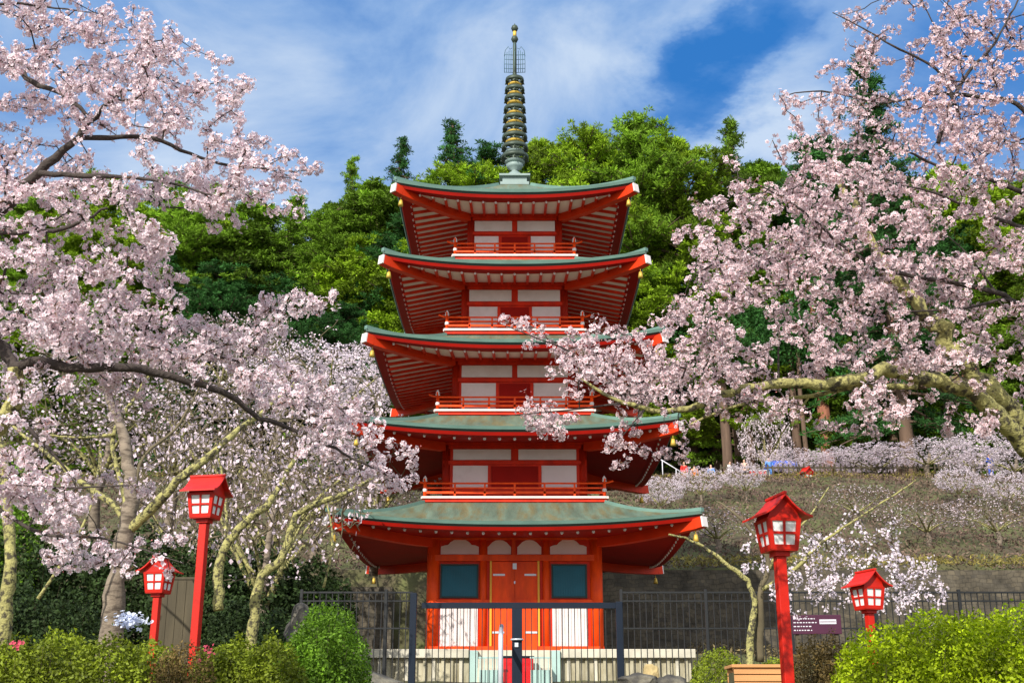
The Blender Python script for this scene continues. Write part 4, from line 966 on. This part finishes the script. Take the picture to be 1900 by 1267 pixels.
PL = [(520, 835, 38, 1, 1.1, 'grey twigged cherry behind the crooked trunks, nearest the second roof'), (640, 800, 46, 1, .9, 'cherry whose sparse blossom shows left of the third roof'), (610, 700, 56, 0, 1.1, 'blossoming cherry below the pines left of the third roof corner'), (700, 690, 60, 0, .9, 'blossoming cherry partly hidden by the third roof corner'),
      (430, 800, 40, 2, 1.2, 'nearly bare cherry behind the left lantern roof'), (330, 770, 44, 1, 1.1, 'sparsely blossoming cherry behind the forking trunk'), (200, 760, 42, 1, 1.2, 'half blossoming cherry behind the left limbs'), (80, 780, 44, 1, 1.2, 'half blossoming cherry near the left edge of the photo'),
      (500, 930, 32, 2, .9, 'bare twiggy cherry just left of the lowest roof'), (590, 890, 46, 2, .9, 'bare twiggy cherry behind the lowest roof left corner'), (380, 920, 36, 2, .9, 'bare twiggy cherry behind the left lantern head'), (700, 860, 44, 1, 1.0, 'half blossoming cherry behind the second roof left corner'),
      (520, 680, 62, 1, 1.1, 'half blossoming cherry at the foot of the dark forest'), (420, 640, 70, 1, 1.1, 'half blossoming cherry high on the left bank'),
      (1225, 925, 62, 0, .45, 'blossoming cherry against the second roof right corner'), (1300, 922, 66, 0, .42, 'blossoming cherry below the standing group of visitors'), (1385, 924, 66, 0, .42, 'blossoming cherry below the blue canopy'), (1480, 862, 79, 0, .8, 'blossoming cherry just right of the reddish trunk'),
      (1420, 812, 92, 0, .6, 'small blossoming cherry left of the reddish trunk'), (1540, 865, 80, 0, 1.0, 'blossoming cherry behind the grey bank fence, third from the right'), (1620, 850, 78, 0, 1.1, 'blossoming cherry behind the grey bank fence, middle'), (1720, 850, 76, 0, 1.1, 'blossoming cherry left of the visitor in blue'),
      (1800, 835, 80, 0, 1.0, 'blossoming cherry above the visitor in blue'), (1880, 850, 74, 0, 1.0, 'blossoming cherry at the far right edge on the bank'), (1870, 915, 64, 0, .55, 'low blossoming cherry below the visitor in blue'), (1780, 920, 66, 0, .45, 'low blossom at the bank edge left of the visitor in blue'),
      (1330, 1000, 54, 2, .8, 'bare twiggy tree on the bank right of the lowest roof'), (1720, 985, 56, 2, .8, 'bare twiggy tree on the brown bank behind the lilac spray'), (1850, 990, 55, 1, .7, 'sparse blossoming shrub tree on the bank at the right edge'), (1590, 960, 60, 2, .7, 'bare twiggy tree at the top of the brown bank')]
for px_, py_, Y, vi, s_, lab in PL:      # py_ is where the crown's middle shows
    p_ = at(px_, py_, Y); H = (5.5, 6.0, 5.0)[vi]*s_
    if first[vi]: r_ = VB[vi]; first[vi] = False
    else: r_ = copy_tree(VB[vi])
    zg = float(hgt(p_.x, Y)); zc = p_.z
    s2 = max(.45, min(1.9, (zc-zg)/(.62*(5.5, 6.0, 5.0)[vi])))
    r_.location = (p_.x, Y, zc-.62*(5.5, 6.0, 5.0)[vi]*s_ if s2 > 1.89 else zg); r_.scale = (s_*1.25, s_*1.1, s2 if s2 < 1.89 else s_); r_.rotation_euler = (0, 0, random.uniform(0, 6.28))
    if s2 < 1.89: r_.location.z = zg
    tag(r_, lab, 'cherry tree', 'background cherry trees')

# ---------------------------------------------------------------- hedges and bushes
def bush(name, boxes, n, size, mk, label, group, seed, flowers_=None, cat='bush', twig=True):
    """boxes: ellipsoid lumps (x, y, z, rx, ry, rz) in world metres"""
    rng_ = np.random.default_rng(seed); b0 = boxes[0]; base = np.array([b0[0], b0[1], float(hgt(b0[0], b0[1]))])
    root = empty(name, tuple(base), label=label, cat=cat, group=group)
    tot = sum(b[3]*b[5] for b in boxes); C = []; N = []
    for b in boxes:
        m = int(n*b[3]*b[5]/tot); d_ = unit(rng_.normal(size=(m, 3)))
        lump = 1+.08*np.sin(d_[:, 0]*9+b[0]*5)*np.cos(d_[:, 2]*8+b[1])+.05*np.sin(d_[:, 0]*21+d_[:, 2]*17)*np.cos(d_[:, 1]*19)
        r_ = (rng_.uniform(.0, 1, m)**.2*.97+rng_.exponential(.018, m)*(rng_.uniform(size=m) < .25))*lump
        C.append(d_*r_[:, None]*np.array(b[3:6])+np.array(b[:3])); N.append(d_)
    C = np.concatenate(C); N = np.concatenate(N); k_ = C[:, 2] > hgt(C[:, 0], C[:, 1])-.02; C = C[k_]; N = N[k_]
    tn = np.clip(.5+.28*np.sin(C[:, 0]*6+seed)*np.sin(C[:, 2]*7+C[:, 1]*5)+rng_.normal(size=len(C))*.22, 0, 1)
    np_mesh('foliage', leaf_quads(C-base, size, rng_, unit(N+np.array([0, 0, .6])), .45, .55), 4, M[mk], {'tint': np.repeat(tn, 4)}, parent=root)
    tb = MB()
    for _ in range(int(n/500)):
        b = boxes[rng_.integers(len(boxes))]; d_ = unit(rng_.normal(size=3)); d_[2] = abs(d_[2]); e_ = np.array(b[:3])+d_*np.array(b[3:6])*rng_.uniform(.7, 1.02); s0 = np.array([b[0]+(e_[0]-b[0])*.3, b[1]+(e_[1]-b[1])*.3, float(hgt(b[0], b[1]))])
        tb.tube([s0-base, (s0+e_)/2-base+rng_.normal(size=3)*.04, e_-base], [.008, .005, .002], 4, caps=False)
    tb.build('stems', M['twig'], root)
    if flowers_:
        P = []
        for (px, py, r_, cnt_) in flowers_:
            c_ = at(px, py, boxes[0][1]-boxes[0][4]*.92); P.append(np.array(c_)+rng_.normal(size=(cnt_, 3))*r_)
        P = np.concatenate(P); V, rd = flowers(P-base, np.tile([0, -1., .3], (len(P), 1))+rng_.normal(size=P.shape)*.5, .02, rng_); np_mesh('blossom', V, 4, M['azalea'], {'rad': rd}, parent=root)
    return root
def lumps(spec, Y, ry):      # (px, py_top, half width px) -> ellipsoids standing on the ground
    o = []
    for px, pt, hwp in spec:
        top = at(px, pt, Y); zg = float(hgt(top.x, Y)); rz = (top.z-zg)*.62; o.append((top.x, Y, top.z-rz, hwp/F*Y*1.1, ry, rz))
    return o
HG = 'clipped bushes in the foreground'
bush('hedge', lumps([(40, 1180, 80), (120, 1163, 80), (210, 1172, 80), (290, 1185, 70), (-60, 1165, 100)], 13, .8), 80000, .042, 'hedge', 'long mixed green bush across the lower left corner of the photo', HG, 61, [(30, 1195, .03, 14)])
bush('hedge', lumps([(440, 1180, 70), (510, 1176, 65), (395, 1198, 55)], 13.6, .7), 48000, .042, 'hedge', 'green bush dotted with a few pink flowers right of the left lantern post', HG, 62, [(388, 1205, .028, 16), (370, 1225, .02, 6)])
bush('shrub', lumps([(350, 1182, 60), (320, 1195, 40)], 12.6, .5), 16000, .03, 'hedgebr', 'thin brownish twiggy shrub at the foot of the left lantern post', HG, 63)
bush('shrub', lumps([(610, 1118, 78), (590, 1150, 85), (560, 1190, 75)], 15.5, .9), 60000, .042, 'hedger', 'rounded bright green bush beside the fence left of the pagoda', HG, 64)
bush('hedge', lumps([(1640, 1150, 95), (1720, 1125, 95), (1800, 1128, 95), (1880, 1118, 95), (1590, 1190, 60), (1980, 1140, 100)], 12.6, .9), 105000, .042, 'hedgeb', 'broad yellow green hedge across the lower right corner', HG, 65)
bush('shrub', lumps([(1500, 1178, 48), (1540, 1172, 40)], 13.2, .5), 22000, .03, 'hedgebr', 'brown leaved shrub between the right lantern post and the yellow green hedge', HG, 66)
bush('shrub', lumps([(1330, 1200, 50), (1440, 1215, 36)], 19.5, .6), 9000, .045, 'hedge', 'small dark green plants behind the wooden planter', HG, 67)
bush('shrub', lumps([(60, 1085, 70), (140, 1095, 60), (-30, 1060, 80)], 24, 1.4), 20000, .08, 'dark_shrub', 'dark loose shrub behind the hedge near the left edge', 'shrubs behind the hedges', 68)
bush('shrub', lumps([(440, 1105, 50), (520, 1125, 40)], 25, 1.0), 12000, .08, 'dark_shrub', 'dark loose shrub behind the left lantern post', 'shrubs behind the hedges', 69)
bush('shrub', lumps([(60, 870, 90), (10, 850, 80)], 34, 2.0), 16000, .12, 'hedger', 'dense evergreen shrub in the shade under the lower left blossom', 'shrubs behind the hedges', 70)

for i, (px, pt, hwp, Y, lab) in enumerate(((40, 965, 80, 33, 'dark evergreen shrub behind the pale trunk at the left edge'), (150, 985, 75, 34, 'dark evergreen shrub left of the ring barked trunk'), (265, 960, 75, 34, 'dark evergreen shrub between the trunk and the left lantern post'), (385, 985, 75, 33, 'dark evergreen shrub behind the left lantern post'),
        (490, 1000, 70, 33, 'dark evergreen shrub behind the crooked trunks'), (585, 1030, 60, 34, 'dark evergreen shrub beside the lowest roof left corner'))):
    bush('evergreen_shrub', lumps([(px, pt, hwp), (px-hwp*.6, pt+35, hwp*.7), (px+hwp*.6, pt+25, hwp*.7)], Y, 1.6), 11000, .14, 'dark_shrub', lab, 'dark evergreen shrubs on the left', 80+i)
# ---------------------------------------------------------------- lanterns
def lantern():
    """post lantern, body 0.5 m wide; origin at the ground, post 2.2 m"""
    root = empty('lantern_post')
    H = 2.2
    MB().box(-.085, .085, -.085, .085, -1.2, H-.10).build('post', M['lred'], root, bevel=.012)
    b = MB().box(-.13, .13, -.13, .13, H-.098, H-.02)
    vs = []
    z0, z1 = H, H+.52; a0, a1 = .225, .285
    body = MB()
    def side(t):      # frame bars of one tilted side, leaving four panes
        def p(u, v_, o=0):
            h = a0+(a1-a0)*v_; return (u*h, -h-o, z0+(z1-z0)*v_)
        def bar(u0, u1, v0, v1):
            vs_ = [p(u, v_, o) for o in (0, .018) for u, v_ in ((u0, v0), (u1, v0), (u1, v1), (u0, v1))]
            vs_ = [(x, y+(.03 if i < 4 else 0), z) for i, (x, y, z) in enumerate(vs_)]
            t.add(vs_, [(0, 3, 2, 1), (4, 5, 6, 7), (0, 1, 5, 4), (1, 2, 6, 5), (2, 3, 7, 6), (3, 0, 4, 7)])
        bar(-1.06, -.78, 0, 1); bar(.78, 1.06, 0, 1); bar(-.78, .78, 0, .15); bar(-.78, .78, .90, 1); bar(-.07, .07, .15, .90); bar(-.78, -.07, .48, .56); bar(.07, .78, .48, .56)
    body.rot4(side); body.box(-a0-.01, a0+.01, -a0-.01, a0+.01, z0-.018, z0+.001)
    fr = body.build('housing', M['lred'], root)
    b.build('bracket', M['lred'], root)
    def pane(t):
        def p(u, v_):
            h = a0+(a1-a0)*v_-.008; return (u*h, -h, z0+(z1-z0)*v_)
        for u0, u1 in ((-.78, -.07), (.07, .78)):
            for v0, v1 in ((.15, .48), (.56, .90)):
                vs_ = [p(u, v_) for u, v_ in ((u0-.02, v0-.02), (u1+.02, v0-.02), (u1+.02, v1+.02), (u0-.02, v1+.02))]
                vs2 = [(x, y+.02, z) for x, y, z in vs_]
                t.add(vs_+vs2, [(0, 1, 2, 3), (7, 6, 5, 4), (0, 4, 5, 1), (1, 5, 6, 2), (2, 6, 7, 3), (3, 7, 4, 0)])
    for k_ in range(4):
        t = MB(); pane(t); c_, s_ = round(math.cos(k_*math.pi/2)), round(math.sin(k_*math.pi/2)); t.v = [(x*c_-y*s_, x*s_+y*c_, z) for x, y, z in t.v]
        t.build('window', M['paneglass'], fr)
    # gable roof with curved slopes; gable faces -y
    prof = [(-.47, z1+.0), (-.36, z1+.035), (-.24, z1+.11), (-.12, z1+.22), (0, z1+.36), (.12, z1+.22), (.24, z1+.11), (.36, z1+.035), (.47, z1+.0)]
    n = len(prof); rf = MB()
    vs = [(x, y, z+d_) for y in (-.40, .40) for d_ in (0, .035) for x, z in prof]
    I = lambda y, d_, i: (y*2+d_)*n+i
    fs = []
    for i in range(n-1):
        fs += [(I(0, 1, i), I(0, 1, i+1), I(1, 1, i+1), I(1, 1, i)), (I(0, 0, i+1), I(0, 0, i), I(1, 0, i), I(1, 0, i+1)), (I(0, 0, i), I(0, 0, i+1), I(0, 1, i+1), I(0, 1, i)), (I(1, 0, i+1), I(1, 0, i), I(1, 1, i), I(1, 1, i+1))]
    fs += [(I(0, 0, 0), I(0, 1, 0), I(1, 1, 0), I(1, 0, 0)), (I(0, 0, n-1), I(1, 0, n-1), I(1, 1, n-1), I(0, 1, n-1))]
    rf.add(vs, fs); roof = rf.build('roof', M['lroof'], root)
    g_ = MB().prism_y([(-.285, z1-.01), (.285, z1-.01), (.24, z1+.108), (.12, z1+.217), (0, z1+.355), (-.12, z1+.217), (-.24, z1+.108)], -.285, .285)
    g_.build('gable', M['lred'], root)
    MB().box(-.03, .03, -.41, .41, z1+.385, z1+.43).build('ridge', M['lroof'], roof, bevel=.006)
    return root
LG = 'red post lanterns'
Ln = lantern()
LSPEC = [(1446, 925, 1022, 1459, 115, 11, 'large red lantern with bright red gable roof and tall red post right of the pagoda'),
         (380, 885, 962, 353, 78, 78, 'red lantern with rounded dark red roof on a tall post left of the pagoda'),
         (1612, 1064, 1130, 1615, 60, 20, 'small red lantern rising just above the yellow green hedge'),
         (293, 1038, 1100, 286, 52, -12, 'small red lantern under the cherry branch left of the tall post'),
         (1497, 868, 895, 1490, 24, 20, 'tiny red and white lantern up on the bank among blossom')]
for i, (px, pt, pbm, pxb, wpx, rot, lab) in enumerate(LSPEC):
    o = Ln if i == 0 else copy_tree(Ln)
    # real lantern is .95 m over the housing and roof; distance follows from its size in the picture
    hh = (pbm-pt); Y = (12.2, 15.5, 18.5, 19.5, 76)[i]
    s_ = hh/F*Y/CP/.93/1.0
    z_ = at(px, pbm, Y*1.0); zg = float(hgt(z_.x, Y))
    o.location = (z_.x, Y, z_.z-2.2*s_); o.scale = (s_, s_, s_); o.rotation_euler = (0, 0, R(rot)); tag(o, lab, 'lantern', LG)

# ---------------------------------------------------------------- planter, sign, rocks
pl_ = at(1400, 1240, 15.5); zg = float(hgt(pl_.x, 15.5)); ptop = pl_.z
pr_ = empty('planter', (pl_.x, 15.5, zg), label='orange cedar board planter at the bottom edge right of the fence', cat='planter')
H = ptop-zg
for i in range(5):
    z1_ = H-.085*i; 
    MB().box(-.30-.0, .34, -.25, -.22, z1_-.075, z1_).build('board', M['wood'], pr_, bevel=.006)
    MB().box(-.30, .34, .22, .25, z1_-.075, z1_).build('board', M['wood'], pr_, bevel=.006)
MB().box(-.33, .37, -.28, -.20, H+.002, H+.04).box(-.33, .37, .20, .28, H+.002, H+.04).box(-.33, -.26, -.198, .198, H+.002, H+.04).box(.30, .37, -.198, .198, H+.002, H+.04).build('rim', M['wood'], pr_, bevel=.006)
MB().box(-.29, .33, -.215, .215, 0, H-.05).build('soil', M['ground'], pr_)
sg_ = at(1515, 1158, 25); zg = float(hgt(sg_.x, 25)); sr = empty('sign_board', (sg_.x, 25, sg_.z), rz=R(-4), label='dark purple notice board with white lettering beside the right lantern post', cat='sign')
wS = 88/F*25; hS = 34/F*25
MB().box(-wS/2, wS/2, -.02, .02, -hS/2, hS/2).build('board', M['purple'], sr, bevel=.008)
for x_ in (-wS*.4, wS*.4): MB().box(x_-.03, x_+.03, .022, .08, zg-sg_.z-.2, hS/2-.02).build('leg', M['greywood'], sr)
b = MB(); b.box(wS*.06, wS*.40, -.027, -.021, hS*.02, hS*.26); b.build('label_plate', M['signw'], sr)
MB().box(wS*.07, wS*.39, -.031, -.0275, hS*.12, hS*.155).build('rule_line', M['purple'], sr)
rng = np.random.default_rng(4); b = MB()
for row in range(4):
    x = -wS*.47
    while x < wS*(-.02 if row < 2 else -.1):
        w_ = rng.uniform(.015, .05); z_ = hS*(.30-.2*row)
        b.box(x, x+w_, -.027, -.021, z_-.010, z_+.010); x += w_+.022
b.build('lettering', M['signw'], sr)
def rock(px, py, Y, r_, m, label, seed, grp='rocks', sq=(1, .8, .8)):
    p_ = at(px, py, Y); import bmesh
    bm = bmesh.new(); bmesh.ops.create_icosphere(bm, subdivisions=3, radius=1); rg = random.Random(seed); ds = [Vector((rg.gauss(0, 1), rg.gauss(0, 1), rg.gauss(0, 1))).normalized() for _ in range(14)]; hs = [rg.uniform(.62, .95) for _ in ds]
    for v_ in bm.verts:
        for d_, h_ in zip(ds, hs):
            t = v_.co.dot(d_)
            if t > h_: v_.co -= d_*(t-h_)
        v_.co *= 1+.05*math.sin(v_.co.x*9+seed)+.04*math.sin(v_.co.z*13)
        v_.co.x *= r_*sq[0]; v_.co.y *= r_*sq[1]; v_.co.z *= r_*sq[2]
    me = bpy.data.meshes.new('rock'); bm.to_mesh(me); bm.free(); me.materials.append(m)
    o = bpy.data.objects.new('rock', me); col.objects.link(o); o.location = p_; return tag(o, label, 'rock', grp)
rock(1208, 1252, 23, .16, M['tanrock'], 'squared tan rock standing upright right of the gate', 1, sq=(1, .8, 1.5))
rock(1185, 1270, 22.8, .42, M['rock'], 'low dark rock in front of the tan rock', 2, sq=(1.1, .8, .5))
rock(1245, 1275, 22.9, .35, M['rock'], 'dark rock at the bottom edge right of the tan rock', 3, sq=(1, .8, .7))
rock(655, 1232, 22, .32, M['rock'], 'dark upright rock at the foot of the round green bush', 5, sq=(1, .8, .9))
rock(670, 1275, 21.5, .62, M['rock'], 'large dark rock at the bottom edge left of the gate', 6, sq=(1.2, .8, .55))
rock(590, 1275, 21, .4, M['rock'], 'dark rock below the round green bush', 7, sq=(1.2, .8, .7))
rock(560, 1150, 24, .28, M['rock'], 'tall dark standing stone behind the round green bush', 8, sq=(.8, .7, 1.4))
rock(560, 1180, 24, .4, M['rock'], 'dark stone at the base of the standing stone', 9, sq=(1, .8, 1.1))
# brown board fence behind the left lantern post, white flowers under the trunk
p_ = at(330, 1075, 25); q_ = at(300, 1160, 25); bf = empty('board_panel', (p_.x, 25, q_.z), label='brown upright wooden panel between the two left lantern posts', cat='board')
MB().box(-.36, .36, -.03, .03, -1.0, p_.z-q_.z).build('panel', M['greywood'], bf)
MB().box(-.40, .40, -.05, .05, p_.z-q_.z+.002, p_.z-q_.z+.05).build('cap', M['greywood'], bf)
for x_ in (-.18, 0, .18): MB().box(x_-.012, x_+.012, -.042, -.031, -.9, p_.z-q_.z-.02).build('batten', M['greywood'], bf)
p_ = at(243, 1152, 17.2); rng = np.random.default_rng(8); P = rng.normal(size=(170, 3))*np.array([.11, .1, .05]); V, rd = flowers(P, np.tile([0, -.5, 1.], (170, 1))+rng.normal(size=(170, 3))*.4, .03, rng)
fl_ = np_mesh('flower_bush', V, 4, mat('white_blue_petal', (.72, .76, .9), .7, .05, transl=.2), {'rad': rd}); fl_.location = p_; tag(fl_, 'clump of white bluish flowers at the foot of the ring barked trunk', 'flowers')

# ---------------------------------------------------------------- upper path: fence, canopy, people
UY = 77.5
x0, x1 = at(1340, 915, UY).x, at(1960, 915, UY).x
zf_ = float(hgt(0, UY)); uf = empty('path_fence', (0, UY, zf_), label='grey weathered wooden picket fence along the top of the bank', cat='fence')
b = MB()
for i in range(int((x1-x0)/.34)):
    x = x0+i*.34+.03*math.sin(i*3.1); b.box(x-.045, x+.045, -.03, .03, 0, 1.15+.06*math.sin(i*1.7))
b.build('pickets', M['greywood'], uf)
for z_ in (.35, .95): MB().box(x0, x1, .032, .09, z_-.05, z_+.05).build('rail', M['greywood'], uf)
def person(px, pfoot, Y, top, bottom, label, h=1.65, rot=0, hairm='hair', arm=0.0):
    p_ = at(px, pfoot, Y); s_ = h/1.7; root = empty('person', (p_.x, Y, float(hgt(p_.x, Y))), rz=rot, label=label, cat='person', group='visitors on the upper path')
    def skin(name, vs, es, m, sub=1):
        me = bpy.data.meshes.new(name); me.from_pydata([tuple(Vector(v_[:3])*s_) for v_ in vs], es, []); me.materials.append(m)
        o = bpy.data.objects.new(name, me); col.objects.link(o); o.parent = root
        k_ = o.modifiers.new('s', 'SKIN'); k_.use_smooth_shade = True
        for i, v_ in enumerate(vs): me.skin_vertices[0].data[i].radius = (v_[3]*s_, v_[3]*s_*(v_[4] if len(v_) > 4 else 1))
        me.skin_vertices[0].data[0].use_root = True
        q = o.modifiers.new('u', 'SUBSURF'); q.levels = q.render_levels = sub; return o
    A_ = arm
    vs = [(0, 0, .95, .12, .8), (0, 0, 1.2, .12, .75), (0, 0, 1.40, .13, .7), (0, 0, 1.48, .055), (0, -.01, 1.56, .075), (0, -.02, 1.62, .09), (0, 0, 1.69, .055),
          (-.17, 0, 1.40, .055), (-.24, -.02, 1.14, .042), (-.22, -.10-A_*.2, .92+A_*.35, .032), (-.22, -.13-A_*.25, .84+A_*.42, .03),
          (.17, 0, 1.40, .055), (.24, -.02, 1.14, .042), (.22, -.08, .92, .032), (.21, -.10, .84, .03),
          (-.09, 0, .86, .085), (-.10, -.02, .48, .055), (-.11, .03, .09, .04), (-.11, -.12, .035, .035), (.09, 0, .86, .085), (.11, -.03, .48, .055), (.12, 0, .09, .04), (.12, -.15, .035, .035)]
    es = [(0, 1), (1, 2), (2, 3), (3, 4), (4, 5), (5, 6), (2, 7), (7, 8), (8, 9), (9, 10), (2, 11), (11, 12), (12, 13), (13, 14), (0, 15), (15, 16), (16, 17), (17, 18), (0, 19), (19, 20), (20, 21), (21, 22)]
    skin('body', vs, es, M['skin'])
    skin('jacket', [(0, 0, .84, .165, .78), (0, 0, 1.1, .15, .75), (0, 0, 1.38, .15, .75), (0, 0, 1.46, .08), (-.18, 0, 1.39, .07), (-.25, -.02, 1.13, .058), (-.225, -.095-A_*.2, .93+A_*.34, .045), (.18, 0, 1.39, .07), (.25, -.02, 1.13, .058), (.225, -.075, .93, .045)],
         [(0, 1), (1, 2), (2, 3), (2, 4), (4, 5), (5, 6), (2, 7), (7, 8), (8, 9)], M[top])
    skin('trousers', [(0, 0, .92, .13, .85), (-.09, 0, .84, .10), (-.10, -.02, .48, .072), (-.11, .03, .12, .058), (.09, 0, .84, .10), (.11, -.03, .48, .072), (.12, 0, .12, .058)], [(0, 1), (1, 2), (2, 3), (0, 4), (4, 5), (5, 6)], M[bottom])
    skin('hair', [(0, .03, 1.58, .08), (0, .02, 1.66, .098), (0, .01, 1.71, .07)], [(0, 1), (1, 2)], M[hairm])
    return root
person(1270, 885, 80, 'redc', 'redc', 'person in red standing on the path just right of the pagoda roof', rot=.3)
person(1289, 885, 81, 'orangec', 'darkc', 'person in orange brown jacket next to the person in red', rot=2.8)
person(1320, 884, 82, 'lblue', 'darkc', 'person in a light blue jacket third from the pagoda', rot=-.5)
person(1355, 880, 80, 'whitec', 'darkc', 'person in white half hidden by blossom', rot=.8)
person(1382, 878, 79.5, 'peach', 'darkc', 'person in a peach top left of the red stall', rot=-.3)
person(1428, 880, 79, 'lblue', 'lblue', 'person in pale blue in front of the blue canopy', rot=.1, arm=1)
person(1404, 868, 83, 'blue', 'redc', 'person in dark blue standing behind the red stall', rot=.1)
person(1842, 908, 78.4, 'blue', 'blue', 'person in bright blue jacket at the fence on the far right', h=1.8, rot=.4, arm=1)
p_ = at(1450, 868, 84); cn = empty('canopy', (p_.x, 84, float(hgt(p_.x, 84))), label='blue canopy on thin poles on the upper path', cat='canopy')
H = 1.9; MB().add([(-1.1, -.8, H), (1.1, -.8, H), (1.1, .8, H), (-1.1, .8, H), (-1.1, -.8, H-.25), (1.1, -.8, H-.25), (1.1, .8, H-.25), (-1.1, .8, H-.25), (-.6, 0, H+.35), (.6, 0, H+.35)], [(0, 1, 9, 8), (1, 2, 9), (2, 3, 8, 9), (3, 0, 8), (0, 4, 5, 1), (1, 5, 6, 2), (2, 6, 7, 3), (3, 7, 4, 0)]).build('cover', M['blue'], cn)
for sx in (-1, 1):
    for sy in (-1, 1): MB().tube([(sx*1.05, sy*.75, 0), (sx*1.05, sy*.75, H-.05)], .025, 6).build('pole', M['metalw'], cn)
p_ = at(1405, 875, 80.5); st = empty('stall', (p_.x, 80.5, float(hgt(p_.x, 80.5))), label='small red stall counter with white top on the upper path', cat='stall')
MB().box(-.55, .55, -.3, .3, 0, .9).build('counter', M['redc'], st, bevel=.02); MB().box(-.6, .6, -.35, .35, .902, .96).build('counter_top', M['signw'], st)
a_ = at(1232, 868, 79); zz_ = float(hgt(a_.x, 79)); hl = empty('handrail', (a_.x, 79, zz_), label='white sloping handrail on the path beside the pagoda roof corner', cat='handrail')
MB().tube([(-.2, 0, 1.5), (1.6, 0, .35)], .035, 8).build('rail', M['signw'], hl)
for x_, z_ in ((-.1, 1.44), (.8, .86), (1.5, .41)): MB().tube([(x_, 0, 0), (x_, 0, z_)], .03, 8).build('post', M['signw'], hl)
print('objects', len(bpy.data.objects), 'verts', sum(len(m.vertices) for m in bpy.data.meshes))
